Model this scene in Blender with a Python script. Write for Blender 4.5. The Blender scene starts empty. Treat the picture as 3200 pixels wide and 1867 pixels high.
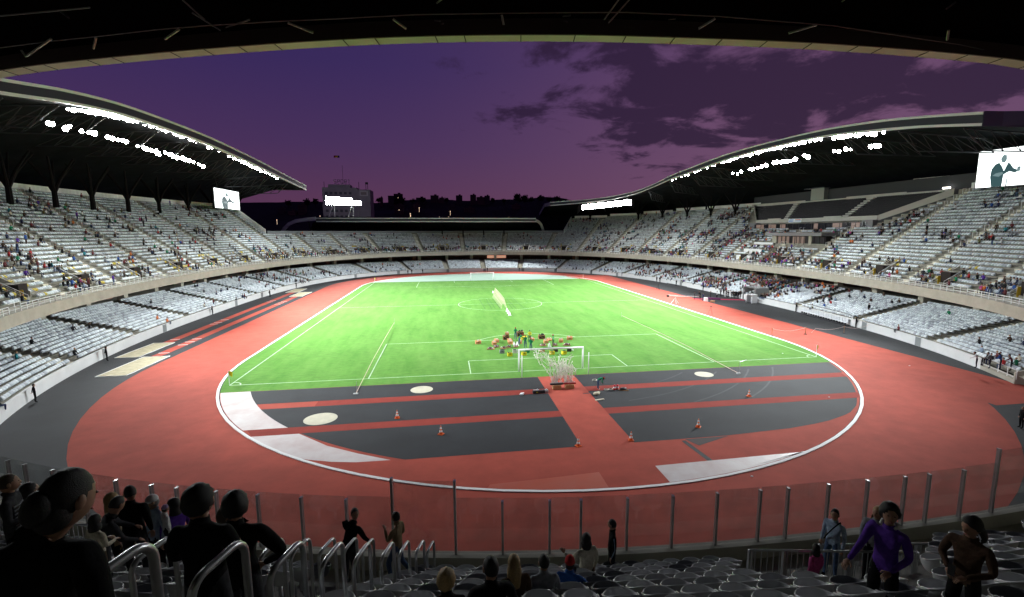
import bpy, bmesh, math, random
import numpy as np
from mathutils import Vector, Matrix, noise as mnoise

random.seed(7); RS = np.random.RandomState(11)
C = bpy.context.scene.collection
sc = bpy.context.scene
PI = math.pi

# ------------------------------------------------------------------ camera
CAM = np.array([-11.568, -104.980, 15.622]); YAW, PITCH, ROLL = 0.15932, -0.14009, -0.0029
FOC, CX, CY = 1509.5, 1637.3, 939.0            # in pixels of the 3200 wide photograph
def cam_axes():
    cy, sy = math.cos(YAW), math.sin(YAW)
    f = np.array([sy*math.cos(PITCH), cy*math.cos(PITCH), math.sin(PITCH)])
    r0 = np.array([cy, -sy, 0.]); u0 = np.cross(r0, f)
    return math.cos(ROLL)*r0+math.sin(ROLL)*u0, -math.sin(ROLL)*r0+math.cos(ROLL)*u0, f
CR, CU, CF = cam_axes()
def ray(px, py): return (px-CX)/FOC*CR-(py-CY)/FOC*CU+CF
def at(px, py, v=0.0, ax=2):
    d = ray(px, py); return CAM+d*((v-CAM[ax])/d[ax])
def at_t(px, py, t): return CAM+ray(px, py)*t
def project(P):
    d = np.asarray(P, float)-CAM; z = d@CF
    return CX+FOC*(d@CR)/z, CY-FOC*(d@CU)/z, z
cam_d = bpy.data.cameras.new('camera'); cam = bpy.data.objects.new('camera', cam_d); C.objects.link(cam)
cam_d.sensor_width = 36; cam_d.lens = FOC/3200*36
cam_d.shift_x = -(CX-1600)/3200; cam_d.shift_y = (CY-933.5)/3200
cam_d.clip_start = 0.1; cam_d.clip_end = 6000
M3 = Matrix(((CR[0], CU[0], -CF[0]), (CR[1], CU[1], -CF[1]), (CR[2], CU[2], -CF[2])))
cam.matrix_world = Matrix.Translation(Vector(CAM)) @ M3.to_4x4()
sc.camera = cam

# ------------------------------------------------------------------ world: dusk sky with torn clouds
w = bpy.data.worlds.new('World'); sc.world = w; w.use_nodes = True
nt = w.node_tree; nt.nodes.clear(); N = nt.nodes.new; Lk = nt.links.new
out = N('ShaderNodeOutputWorld'); bg = N('ShaderNodeBackground'); Lk(bg.outputs[0], out.inputs[0])
sky = N('ShaderNodeTexSky'); sky.sky_type = 'NISHITA'; sky.sun_disc = False
sky.sun_elevation = math.radians(-3.0); sky.sun_rotation = math.radians(70)
tc = N('ShaderNodeTexCoord'); sep = N('ShaderNodeSeparateXYZ'); Lk(tc.outputs['Generated'], sep.inputs[0])
def mth(op, a=None, b=None, c=None, clamp=False):
    n = N('ShaderNodeMath'); n.operation = op; n.use_clamp = clamp
    for i, v in enumerate((a, b, c)):
        if v is None: continue
        if hasattr(v, 'links'): Lk(v, n.inputs[i])
        else: n.inputs[i].default_value = v
    return n.outputs[0]
def ramp(stops, fac):
    n = N('ShaderNodeValToRGB'); e = n.color_ramp.elements
    while len(e) < len(stops): e.new(0.5)
    for el, (p_, c_) in zip(e, stops): el.position = p_; el.color = (*c_, 1)
    Lk(fac, n.inputs[0]); return n.outputs[0]
# colour by elevation (z of the view direction), redder towards the afterglow on the right
base = ramp([(0.0, (0.104, 0.036, 0.078)), (0.06, (0.094, 0.036, 0.088)), (0.16, (0.062, 0.029, 0.100)), (0.30, (0.037, 0.021, 0.100)), (0.6, (0.026, 0.016, 0.085))], sep.outputs[2])
glow = N('ShaderNodeVectorMath'); glow.operation = 'DOT_PRODUCT'; Lk(tc.outputs['Generated'], glow.inputs[0]); glow.inputs[1].default_value = (0.66, 0.74, 0.10)
g = mth('POWER', mth('MAXIMUM', glow.outputs['Value'], 0.0), 7.0)
mg = N('ShaderNodeMix'); mg.data_type = 'RGBA'; Lk(mth('MULTIPLY', g, 0.75), mg.inputs[0]); Lk(base, mg.inputs[6])
mg.inputs[7].default_value = (0.185, 0.085, 0.160, 1)
# clouds laid on a flat deck high above the ground
zc = mth('ADD', mth('MAXIMUM', sep.outputs[2], 0.0), 0.16)
cb = N('ShaderNodeCombineXYZ'); Lk(mth('DIVIDE', sep.outputs[0], zc), cb.inputs[0]); Lk(mth('DIVIDE', sep.outputs[1], zc), cb.inputs[1])
nz = N('ShaderNodeTexNoise'); nz.inputs['Scale'].default_value = 2.3; nz.inputs['Detail'].default_value = 10; nz.inputs['Roughness'].default_value = 0.62; nz.inputs['Distortion'].default_value = 0.35
Lk(cb.outputs[0], nz.inputs['Vector'])
dx = N('ShaderNodeVectorMath'); dx.operation = 'DOT_PRODUCT'; Lk(cb.outputs[0], dx.inputs[0]); dx.inputs[1].default_value = (0.80, -0.18, 0)
cov = N('ShaderNodeMapRange'); cov.interpolation_type = 'SMOOTHSTEP'; Lk(dx.outputs['Value'], cov.inputs[0])
cov.inputs[1].default_value = -1.35; cov.inputs[2].default_value = 0.75; cov.inputs[3].default_value = -0.26; cov.inputs[4].default_value = 0.11
hz = N('ShaderNodeMapRange'); Lk(sep.outputs[2], hz.inputs[0]); hz.inputs[1].default_value = 0.10; hz.inputs[2].default_value = 0.19; hz.inputs[3].default_value = -0.24; hz.inputs[4].default_value = 0.0
dens = mth('ADD', mth('ADD', nz.outputs['Fac'], cov.outputs[0]), hz.outputs[0])
cr = N('ShaderNodeMapRange'); cr.interpolation_type = 'SMOOTHSTEP'; Lk(dens, cr.inputs[0]); cr.inputs[1].default_value = 0.465; cr.inputs[2].default_value = 0.585
mc = N('ShaderNodeMix'); mc.data_type = 'RGBA'; Lk(mth('MULTIPLY', cr.outputs[0], 0.90), mc.inputs[0]); Lk(mg.outputs[2], mc.inputs[6]); mc.inputs[7].default_value = (0.024, 0.011, 0.036, 1)
ad = N('ShaderNodeMix'); ad.data_type = 'RGBA'; ad.blend_type = 'ADD'; ad.inputs[0].default_value = 0.02; Lk(mc.outputs[2], ad.inputs[6]); Lk(sky.outputs[0], ad.inputs[7])
Lk(ad.outputs[2], bg.inputs[0]); bg.inputs[1].default_value = 1.0

# ------------------------------------------------------------------ exposure and render settings
sc.view_settings.view_transform = 'Standard'; sc.view_settings.look = 'None'
sc.view_settings.exposure = 0.0; sc.view_settings.gamma = 1.0
sc.render.engine = 'CYCLES'
cy_ = sc.cycles
cy_.use_denoising = True; cy_.max_bounces = 5; cy_.diffuse_bounces = 2; cy_.glossy_bounces = 2
cy_.transmission_bounces = 3; cy_.transparent_max_bounces = 10; cy_.sample_clamp_indirect = 6.0; cy_.caustics_reflective = False; cy_.caustics_refractive = False
try: cy_.use_light_tree = True
except Exception: pass

# floodlights: lamps hung under the roof edges (power tuned to the exposure of the photo)
LIGHT_GAIN = 1.0
def spot(name, loc, target, power, angle=100, blend=0.5, col=(0.93, 0.985, 1.0), rad=0.5):
    l = bpy.data.lights.new(name, 'SPOT'); l.energy = power*LIGHT_GAIN; l.spot_size = math.radians(angle); l.spot_blend = blend
    l.color = col; l.shadow_soft_size = rad
    o = bpy.data.objects.new(name, l); C.objects.link(o); o.location = loc
    o.rotation_euler = (Vector(target)-Vector(loc)).to_track_quat('-Z', 'Y').to_euler(); return o

# ------------------------------------------------------------------ helpers
MATS = {}
def mat(name, col, rough=0.7, metal=0.0, noise=0.0, scale=3.0, bump=0.0, bscale=30.0, attr=False, spec=0.4, col2=None, emit=None, estr=0.0, detail=6):
    if name in MATS: return MATS[name]
    m = bpy.data.materials.new(name); m.use_nodes = True; t = m.node_tree; b = t.nodes['Principled BSDF']
    b.inputs['Roughness'].default_value = rough; b.inputs['Metallic'].default_value = metal; b.inputs['Specular IOR Level'].default_value = spec
    n, l = t.nodes.new, t.links.new
    src = n('ShaderNodeRGB'); src.outputs[0].default_value = (*col, 1); cur = src.outputs[0]
    tcn = n('ShaderNodeTexCoord')
    if attr:
        a = n('ShaderNodeAttribute'); a.attribute_name = 'tint'; mm = n('ShaderNodeMix'); mm.data_type = 'RGBA'; mm.blend_type = 'MULTIPLY'; mm.inputs[0].default_value = 1
        l(cur, mm.inputs[6]); l(a.outputs['Color'], mm.inputs[7]); cur = mm.outputs[2]
    if noise:
        nn = n('ShaderNodeTexNoise'); nn.inputs['Scale'].default_value = scale; nn.inputs['Detail'].default_value = detail; nn.inputs['Roughness'].default_value = 0.65; l(tcn.outputs['Object'], nn.inputs['Vector'])
        mr = n('ShaderNodeMapRange'); l(nn.outputs['Fac'], mr.inputs[0]); mr.inputs[1].default_value = 0.3; mr.inputs[2].default_value = 0.7
        mx = n('ShaderNodeMix'); mx.data_type = 'RGBA'
        if col2: mx.inputs[7].default_value = (*col2, 1); mr.inputs[4].default_value = noise; l(mr.outputs[0], mx.inputs[0]); l(cur, mx.inputs[6])
        else:
            mx.blend_type = 'MULTIPLY'; mx.inputs[0].default_value = 1; mr.inputs[3].default_value = 1-noise; mr.inputs[4].default_value = 1+noise*0.5
            cc = n('ShaderNodeCombineColor'); [l(mr.outputs[0], cc.inputs[i]) for i in range(3)]; l(cur, mx.inputs[6]); l(cc.outputs[0], mx.inputs[7])
        cur = mx.outputs[2]
    l(cur, b.inputs['Base Color'])
    if bump:
        bn = n('ShaderNodeTexNoise'); bn.inputs['Scale'].default_value = bscale; bn.inputs['Detail'].default_value = 4; l(tcn.outputs['Object'], bn.inputs['Vector'])
        bb = n('ShaderNodeBump'); bb.inputs['Strength'].default_value = bump; bb.inputs['Distance'].default_value = 0.02; l(bn.outputs['Fac'], bb.inputs['Height']); l(bb.outputs[0], b.inputs['Normal'])
    if emit: b.inputs['Emission Color'].default_value = (*emit, 1); b.inputs['Emission Strength'].default_value = estr
    MATS[name] = m; return m

class MB:
    """collects geometry; build() links it as ONE mesh object"""
    def __init__(s): s.v = []; s.f = []; s.m = []; s.n = 0; s.tint = []; s.ct = None
    def add(s, vs, fs, mi=0):
        vs = [tuple(map(float, q)) for q in vs]; s.v += vs; s.f += [tuple(i+s.n for i in f) for f in fs]; s.m += [mi]*len(fs); s.n += len(vs)
        if s.ct is not None: s.tint += [s.ct]*len(fs)
        return s
    def box(s, c, size, ax=None, mi=0):
        X, Y, Z = ax if ax is not None else (np.array([1., 0, 0]), np.array([0, 1., 0]), np.array([0, 0, 1.]))
        X, Y, Z = [np.asarray(q, float) for q in (X, Y, Z)]; c = np.asarray(c, float); h = np.array(size)/2
        vs = [c+X*h[0]*a+Y*h[1]*b+Z*h[2]*d for a in (-1, 1) for b in (-1, 1) for d in (-1, 1)]
        return s.add(vs, [(0, 1, 3, 2), (4, 6, 7, 5), (0, 4, 5, 1), (2, 3, 7, 6), (0, 2, 6, 4), (1, 5, 7, 3)], mi)
    def tube(s, pts, r, seg=6, mi=0, cap=True):
        pts = [np.asarray(q, float) for q in pts]; n = len(pts); rr = r if hasattr(r, '__len__') else [r]*n
        T = [pts[min(i+1, n-1)]-pts[max(i-1, 0)] for i in range(n)]; T = [t/(np.linalg.norm(t)+1e-9) for t in T]
        a = np.array([0, 0, 1.]) if abs(T[0][2]) < 0.9 else np.array([1., 0, 0]); u = np.cross(a, T[0]); u /= np.linalg.norm(u)
        vs = []
        for i in range(n):
            u = u-T[i]*(u@T[i]); u /= np.linalg.norm(u)+1e-9; w_ = np.cross(T[i], u)
            for k in range(seg):
                an = 2*PI*k/seg; vs.append(pts[i]+(u*math.cos(an)+w_*math.sin(an))*rr[i])
        fs = [(i*seg+k, i*seg+(k+1) % seg, (i+1)*seg+(k+1) % seg, (i+1)*seg+k) for i in range(n-1) for k in range(seg)]
        if cap: fs += [tuple(range(seg))[::-1], tuple((n-1)*seg+k for k in range(seg))]
        return s.add(vs, fs, mi)
    def lathe(s, prof, c=(0, 0, 0), seg=16, mi=0, ax=None):
        X, Y, Z = ax if ax is not None else (np.array([1., 0, 0]), np.array([0, 1., 0]), np.array([0, 0, 1.]))
        c = np.asarray(c, float); vs = [c+X*(r*math.cos(2*PI*k/seg))+Y*(r*math.sin(2*PI*k/seg))+Z*z for r, z in prof for k in range(seg)]
        n = len(prof); fs = [(i*seg+k, i*seg+(k+1) % seg, (i+1)*seg+(k+1) % seg, (i+1)*seg+k) for i in range(n-1) for k in range(seg)]
        fs += [tuple(range(seg))[::-1], tuple((n-1)*seg+k for k in range(seg))]
        return s.add(vs, fs, mi)
    def ell(s, c, r, seg=12, rings=8, mi=0, ax=None, fn=None):
        c = np.asarray(c, float); X, Y, Z = ax if ax is not None else (np.array([1., 0, 0]), np.array([0, 1., 0]), np.array([0, 0, 1.]))
        vs = []
        for i in range(rings+1):
            ph = PI*i/rings
            for k in range(seg):
                th = 2*PI*k/seg; d = np.array([math.sin(ph)*math.cos(th), math.sin(ph)*math.sin(th), math.cos(ph)])
                q = d*np.array(r)
                if fn: q = fn(d, q)
                vs.append(c+X*q[0]+Y*q[1]+Z*q[2])
        fs = [(i*seg+k, (i+1)*seg+k, (i+1)*seg+(k+1) % seg, i*seg+(k+1) % seg) for i in range(rings) for k in range(seg)]
        return s.add(vs, fs, mi)
    def poly(s, pts, z0, z1, mi=0):
        """extruded polygon (closed solid)"""
        n = len(pts); vs = [(x, y, z0) for x, y in pts]+[(x, y, z1) for x, y in pts]
        return s.add(vs, [tuple(range(n))[::-1], tuple(range(n, 2*n))]+[(i, (i+1) % n, n+(i+1) % n, n+i) for i in range(n)], mi)
    def grid(s, rows, mi=0, close=False):
        """rows: list of equal length point lists, skinned with quads"""
        a, b = len(rows), len(rows[0]); vs = [q for r in rows for q in r]
        fs = [(i*b+j, i*b+(j+1) % b, (i+1)*b+(j+1) % b, (i+1)*b+j) for i in range(a-1) for j in range(b if close else b-1)]
        return s.add(vs, fs, mi)
    def build(s, name, mats, parent=None, smooth=False, bevel=0.0, loc=None, rotz=0.0):
        me = bpy.data.meshes.new(name); me.from_pydata(s.v, [], s.f)
        for m_ in (mats if isinstance(mats, (list, tuple)) else [mats]): me.materials.append(m_)
        if any(s.m): me.polygons.foreach_set('material_index', s.m)
        if smooth: me.polygons.foreach_set('use_smooth', [True]*len(me.polygons))
        if s.tint:
            a = me.color_attributes.new('tint', 'FLOAT_COLOR', 'CORNER'); arr = []
            for f, t_ in zip(s.f, s.tint): arr += [*t_, 1.0]*len(f)
            a.data.foreach_set('color', arr)
        me.update(); o = bpy.data.objects.new(name, me); C.objects.link(o)
        if parent is not None: o.parent = parent
        if loc is not None: o.location = loc
        o.rotation_euler[2] = rotz
        if bevel: md = o.modifiers.new('bevel', 'BEVEL'); md.width = bevel; md.segments = 2; md.limit_method = 'ANGLE'
        return o
def tag(o, label=None, cat=None, group=None, kind=None):
    if label: o['label'] = label
    if cat: o['category'] = cat
    if group: o['group'] = group
    if kind: o['kind'] = kind
    return o
def empty(name, loc=(0, 0, 0), rz=0.0, label=None, cat=None, group=None):
    o = bpy.data.objects.new(name, None); o.empty_display_size = 0.2; C.objects.link(o); o.location = [float(q) for q in loc]; o.rotation_euler[2] = rz
    return tag(o, label, cat, group)
KIDS = {}
def copy_tree(o, parent=None):
    c = o.copy(); C.objects.link(c); c.parent = parent
    for ch in list(o.children): copy_tree(ch, c)
    return c
def bulk(name, tv, tf, mats4, mat_, tints=None, parent=None, mi=None, mlist=None):
    """one mesh from many placed copies of a small template (tv verts, tf equal-size faces, mats4: n x 4 x 4)"""
    tv = np.asarray(tv, float); n = len(mats4); V = np.einsum('nij,vj->nvi', mats4[:, :3, :3], tv)+mats4[:, None, :3, 3]
    k = len(tv); F = (np.asarray(tf)[None]+(np.arange(n)*k)[:, None, None]).reshape(-1, len(tf[0])); nf = len(F); fs = F.shape[1]
    me = bpy.data.meshes.new(name); me.vertices.add(n*k); me.vertices.foreach_set('co', V.reshape(-1))
    me.loops.add(nf*fs); me.loops.foreach_set('vertex_index', F.reshape(-1).astype(np.int32)); me.polygons.add(nf)
    me.polygons.foreach_set('loop_start', np.arange(0, nf*fs, fs, dtype=np.int32)); me.polygons.foreach_set('loop_total', np.full(nf, fs, dtype=np.int32))
    me.update(calc_edges=True)
    if tints is not None:
        a = me.color_attributes.new('tint', 'FLOAT_COLOR', 'CORNER'); tt = np.concatenate([np.asarray(tints, float), np.ones(tints.shape[:-1]+(1,))], -1)
        if tt.ndim == 2: tt = np.repeat(tt[:, None, :], len(tf), 1)
        a.data.foreach_set('color', np.repeat(tt.reshape(-1, 4), fs, 0).reshape(-1))
    me.materials.append(mat_); o = bpy.data.objects.new(name, me); C.objects.link(o)
    if parent is not None: o.parent = parent
    return o
def frame4(pos, x, y, z=(0, 0, 1), s=1.0):
    m = np.eye(4); m[:3, 0] = np.asarray(x)*s; m[:3, 1] = np.asarray(y)*s; m[:3, 2] = np.asarray(z)*s; m[:3, 3] = pos; return m
ORD = 'first second third fourth fifth sixth seventh eighth ninth tenth eleventh twelfth thirteenth fourteenth fifteenth sixteenth seventeenth eighteenth nineteenth twentieth'.split()
TENS = {2: 'twenty', 3: 'thirty', 4: 'forty', 5: 'fifty', 6: 'sixty', 7: 'seventy', 8: 'eighty', 9: 'ninety'}
def ordw(n):
    if n <= 20: return ORD[n-1]
    if n < 100: return (TENS[n//10]+'-'+ORD[n % 10-1]) if n % 10 else TENS[n//10][:-1]+'ieth'
    return str(n)+'th'

# ------------------------------------------------------------------ the bowl: two oval curves (front wall, upper tier front)
def superell(a, bf, bn, n, K=4000):
    th = np.linspace(-PI/2, 1.5*PI, K, endpoint=False); c, s = np.cos(th), np.sin(th)
    return np.stack([a*np.sign(c)*np.abs(c)**(2/n), np.where(s > 0, bf, bn)*np.sign(s)*np.abs(s)**(2/n)], -1)
class Curve:
    def __init__(s, pts):
        p = np.vstack([pts, pts[:1]]); d = np.r_[0, np.cumsum(np.linalg.norm(np.diff(p, axis=0), axis=1))]
        s.L = d[-1]; s.M = 1200; u = np.arange(s.M)*s.L/s.M
        s.P = np.stack([np.interp(u, d, p[:, 0]), np.interp(u, d, p[:, 1])], -1)
        t = np.roll(s.P, -8, 0)-np.roll(s.P, 8, 0); t /= np.linalg.norm(t, axis=1)[:, None]; s.N = np.stack([t[:, 1], -t[:, 0]], -1)
    def at(s, u):
        f = (np.asarray(u, float) % s.L)/s.L*s.M; i = np.floor(f).astype(int) % s.M; j = (i+1) % s.M; w_ = (f-np.floor(f))[..., None]
        n = s.N[i]*(1-w_)+s.N[j]*w_; return s.P[i]*(1-w_)+s.P[j]*w_, n/np.linalg.norm(n, axis=-1)[..., None]
    def near(s, x, y, off=0.0):
        q = s.P+s.N*off; return np.argmin(np.hypot(q[:, 0]-x, q[:, 1]-y))*s.L/s.M
    def coord(s, x, y):
        i = np.argmin(np.hypot(s.P[:, 0]-x, s.P[:, 1]-y)); return i*s.L/s.M, float((np.array([x, y])-s.P[i])@s.N[i])
FC = Curve(superell(61.5, 98, 93.4, 2.3)); WC = Curve(superell(56.6, 89.3, 89.3, 2.7))
def smst(a, b, x): t = np.clip((x-a)/(b-a), 0, 1); return t*t*(3-2*t)
def zF(y): return 7.6-.73*smst(-55, -85, y)              # top of the upper tier front
def zB(y): return 7.8-.95*smst(-55, -85, y)              # floor of its first row
def rise(y): return .56-.03*smst(-55, -85, y)
def up_row(u, k):                                        # floor point under row k, outward normal
    P, n = FC.at(u); return P+n*(1.3+.8*k), zB(P[1])+rise(P[1])*k, n
def low_row(u, k):
    P, n = WC.at(u); return P+n*(.25+.8*k), .85+.205*k, n
def terr_z(x, y):                                        # floor height of the near upper tier
    u, o = FC.coord(x, y)
    if o < 1.3: return zF(y)-.42
    return zB(y)+rise(y)*math.floor((o-1.3)/.8)
# ------------------------------------------------------------------ materials of the place
GRASS = mat('grass', (0.103, 0.250, 0.045), 0.9, noise=0.14, scale=0.09, bump=0.3, bscale=6, spec=0.1)
def grass_detail():
    t = GRASS.node_tree; b = t.nodes['Principled BSDF']; n, l = t.nodes.new, t.links.new
    old = b.inputs['Base Color'].links[0].from_socket; tcn = n('ShaderNodeTexCoord'); mp = n('ShaderNodeMapping'); mp.inputs['Scale'].default_value = (0.9, 0.16, 1); mp.inputs['Rotation'].default_value[2] = 0.45
    l(tcn.outputs['Object'], mp.inputs[0]); nn = n('ShaderNodeTexNoise'); nn.inputs['Scale'].default_value = 0.55; nn.inputs['Detail'].default_value = 9; nn.inputs['Roughness'].default_value = 0.7; l(mp.outputs[0], nn.inputs['Vector'])
    r = n('ShaderNodeValToRGB'); r.color_ramp.elements[0].position = 0.34; r.color_ramp.elements[0].color = (0.78, 0.86, 0.74, 1); r.color_ramp.elements[1].position = 0.66; r.color_ramp.elements[1].color = (1.22, 1.08, 1.24, 1); l(nn.outputs['Fac'], r.inputs[0])
    # fine tufts
    n2 = n('ShaderNodeTexNoise'); n2.inputs['Scale'].default_value = 2.4; n2.inputs['Detail'].default_value = 8; n2.inputs['Roughness'].default_value = 0.75; mp2 = n('ShaderNodeMapping'); mp2.inputs['Scale'].default_value = (0.35, 1.6, 1); l(tcn.outputs['Object'], mp2.inputs[0]); l(mp2.outputs[0], n2.inputs['Vector'])
    r2 = n('ShaderNodeMapRange'); l(n2.outputs['Fac'], r2.inputs[0]); r2.inputs[1].default_value = 0.3; r2.inputs[2].default_value = 0.7; r2.inputs[3].default_value = 0.72; r2.inputs[4].default_value = 1.22
    c2 = n('ShaderNodeCombineColor'); [l(r2.outputs[0], c2.inputs[i]) for i in range(3)]
    m1 = n('ShaderNodeMix'); m1.data_type = 'RGBA'; m1.blend_type = 'MULTIPLY'; m1.inputs[0].default_value = 1; l(old, m1.inputs[6]); l(r.outputs[0], m1.inputs[7])
    m2 = n('ShaderNodeMix'); m2.data_type = 'RGBA'; m2.blend_type = 'MULTIPLY'; m2.inputs[0].default_value = 1; l(m1.outputs[2], m2.inputs[6]); l(c2.outputs[0], m2.inputs[7]); l(m2.outputs[2], b.inputs['Base Color'])
grass_detail()
MINT = mat('mint_surface', (0.36, 0.50, 0.40), 0.6, noise=0.12, scale=0.3)
RED = mat('track_red', (0.39, 0.070, 0.045), 0.85, noise=0.20, scale=0.5, bump=0.4, bscale=60, spec=0.25)
REDD = mat('strip_red', (0.27, 0.040, 0.028), 0.85, noise=0.14, scale=0.8, bump=0.4, bscale=60, spec=0.2)
REDG = mat('patch_red', (0.46, 0.085, 0.040), 0.5, noise=0.35, scale=0.5, col2=(0.42, 0.16, 0.13))
ASPH = mat('asphalt', (0.016, 0.0182, 0.021), 0.8, noise=0.45, scale=0.22, bump=0.5, bscale=40, spec=0.45, detail=10)
WHITEC = mat('pale_sheen_concrete', (0.70, 0.67, 0.65), 0.4, noise=0.75, scale=0.5, col2=(0.50, 0.36, 0.34), spec=0.5, bump=.5, bscale=6, detail=12)  # floodlight sheen on the concrete is put into this pale colour
LINE = mat('line_paint', (0.80, 0.80, 0.78), 0.7)
PITCHL = mat('worn_pitch_paint', (0.42, 0.58, 0.38), 0.8, noise=.3, scale=1.5)
SAND = mat('sand', (0.47, 0.42, 0.28), 0.95, noise=0.3, scale=1.5, bump=0.6, bscale=9)
CREAM = mat('throwing_circle_cream', (0.58, 0.55, 0.42), 0.6, noise=0.15, scale=1.2)
CONC = mat('concrete_beam', (0.43, 0.41, 0.34), 0.85, noise=0.16, scale=0.7, bump=0.3, bscale=8, detail=9)
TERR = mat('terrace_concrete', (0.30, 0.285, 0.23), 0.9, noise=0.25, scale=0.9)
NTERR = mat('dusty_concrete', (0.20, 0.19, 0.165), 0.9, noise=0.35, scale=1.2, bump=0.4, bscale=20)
WWALL = mat('white_wall', (0.74, 0.75, 0.74), 0.6, noise=0.08, scale=0.5)
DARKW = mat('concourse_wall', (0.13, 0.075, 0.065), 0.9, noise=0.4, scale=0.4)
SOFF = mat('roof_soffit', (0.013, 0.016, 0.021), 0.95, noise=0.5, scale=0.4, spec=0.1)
BANDW = mat('roof_band_white', (0.80, 0.81, 0.82), 0.5)
BANDD = mat('roof_band_dark', (0.035, 0.04, 0.05), 0.35)
STEEL = mat('galvanised_steel', (0.44, 0.45, 0.46), 0.30, metal=0.7, noise=0.12, scale=6)
WSTEEL = mat('white_painted_steel', (0.84, 0.86, 0.85), 0.5)
DSTEEL = mat('dark_steel', (0.05, 0.05, 0.055), 0.6, metal=0.4)
NEARST = mat('truss_steel', (0.16, 0.16, 0.16), 0.5, metal=0.5)
PANELW = mat('rim_panel', (0.82, 0.82, 0.80), 0.6, noise=0.1, scale=0.8)
BLACK = mat('black_plastic', (0.012, 0.012, 0.013), 0.6)

# ------------------------------------------------------------------ ground and track
CY0 = 42.195
def oval(R, n=48, y0=None):
    """closed outline of a running track of bend radius R"""
    a = [(R*math.cos(t), CY0+R*math.sin(t)) for t in np.linspace(0, PI, n)]
    return a+[(R*math.cos(t), -CY0+R*math.sin(t)) for t in np.linspace(PI, 2*PI, n)]
def sheet(name, pts, z, m, kind='structure', label=None, parent=None):
    b = MB(); b.add([(x, y, z) for x, y in pts], [tuple(range(len(pts)))]); o = b.build(name, m, parent)
    if parent is None: tag(o, label, kind=kind)
    return o
def ring(name, A, B, z0, m, h=0.0, label=None):
    b = MB(); n = len(A); vs = [(x, y, z0+h) for x, y in A]+[(x, y, z0+h) for x, y in B]; fs = [(i, (i+1) % n, n+(i+1) % n, n+i) for i in range(n)]
    if h:
        vs += [(x, y, z0) for x, y in A]+[(x, y, z0) for x, y in B]
        fs += [(i, 2*n+i, 2*n+(i+1) % n, (i+1) % n) for i in range(n)]+[(n+i, n+(i+1) % n, 3*n+(i+1) % n, 3*n+i) for i in range(n)]
    b.add(vs, fs); o = b.build(name, m); tag(o, label, kind='structure'); return o
GROUND = mat('city_ground', (0.03, 0.03, 0.026), 0.95, noise=0.4, scale=0.01)
sheet('ground', [(-2500, -2500), (2500, -2500), (2500, 4500), (-2500, 4500)], -0.02, GROUND)
wall_in = [tuple(q) for q in FC.at(np.arange(0, FC.L, 3.0))[0]]
sheet('asphalt_apron', wall_in, 0.0, ASPH)
ring('running_track', oval(36.5), oval(46.26), 0.004, RED)
sheet('sprint_straight', [(37.2, -42), (37.2, -70.4), (46.2, -70.4), (46.24, -42)], 0.008, RED)
sheet('sprint_straight', [(30.0, 60), (37.2, 42), (46.24, 42), (46.2, 63.0), (33, 66)], 0.0065, RED)
ring('track_kerb', oval(36.28), oval(36.52), 0.004, LINE, h=0.055)
def arc(cx, cy, R, a0, a1, n=24): return [(cx+R*math.cos(t), cy+R*math.sin(t)) for t in np.linspace(a0, a1, n)]
def ang(y, R): return math.asin(max(-1, min(1, (y+CY0)/R)))
g0 = ang(-54.9, 36.2)
far_arc = arc(0, CY0, 36.2, 0, PI, 40)
aL = ang(-54.9, 36.2)
pitch_pts = arc(0, -CY0, 36.2, PI-aL, PI, 10)[::1]+[]
yf = 52.9; aF = math.asin((yf-CY0)/36.2)
grass_pts = [(-36.2*math.cos(aL), -54.9)]+[(-36.2*math.cos(t), -CY0+36.2*math.sin(t)) for t in np.linspace(aL, 0, 8)]+[(-36.2*math.cos(t), CY0+36.2*math.sin(t)) for t in np.linspace(0, aF, 8)]
grass_pts += [(-x, y) for x, y in grass_pts[::-1]]
sheet('grass_pitch', grass_pts, 0.006, GRASS)
mint = [(36.2*math.cos(t), CY0+36.2*math.sin(t)) for t in np.linspace(aF, PI-aF, 40)]
sheet('far_end_surface', mint, 0.006, MINT)
dz = [(36.2*math.cos(t), -CY0+36.2*math.sin(t)) for t in np.linspace(aL, -PI-aL, 60)]
sheet('near_end_surface', dz, 0.005, RED)
# lined lawn
PL = MB()
def seg(x0, y0, x1, y1, wd=0.12, z=0.0115, B=PL):
    d = np.array([x1-x0, y1-y0]); L = np.linalg.norm(d); d = d/L; n = np.array([-d[1], d[0]])*wd/2
    a, b = np.array([x0, y0]), np.array([x1, y1]); B.add([(*(a+n), z), (*(b+n), z), (*(b-n), z), (*(a-n), z)], [(0, 1, 2, 3)])
def arcl(cx, cy, R, a0, a1, wd=0.12, n=40, z=0.0125):
    A = arc(cx, cy, R-wd/2, a0, a1, n); B = arc(cx, cy, R+wd/2, a0, a1, n); PL.add([(*q, z) for q in A+B], [(i, i+1, n+i+1, n+i) for i in range(n-1)])
for s in (-1, 1):
    seg(-34, s*52.5, 34, s*52.5); seg(s*34, -52.44, s*34, 52.44)
    for x, dpt in ((20.16, 16.5), (9.16, 5.5)):
        seg(-x, s*(52.44), -x, s*(52.5-dpt)); seg(x, s*52.44, x, s*(52.5-dpt)); seg(-x+.06, s*(52.5-dpt), x-.06, s*(52.5-dpt))
    a = math.acos(5.5/9.15); c0 = PI/2 if s < 0 else -PI/2; arcl(0, s*41.5, 9.15, c0-a, c0+a)
    PL.lathe([(0.11, 0.0118), (0.1, 0.0119)], (0, s*41.5, 0), 12)
    for q in (-1, 1): a0 = math.atan2(-s, -q); arcl(q*34, s*52.5, 1.0, a0-PI/4, a0+PI/4, n=8)
seg(-33.94, 0, 33.94, 0); arcl(0, 0, 9.15, 0, 2*PI, n=64)
tag(PL.build('pitch_line', PITCHL), kind='structure')
GM = MB()
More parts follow.
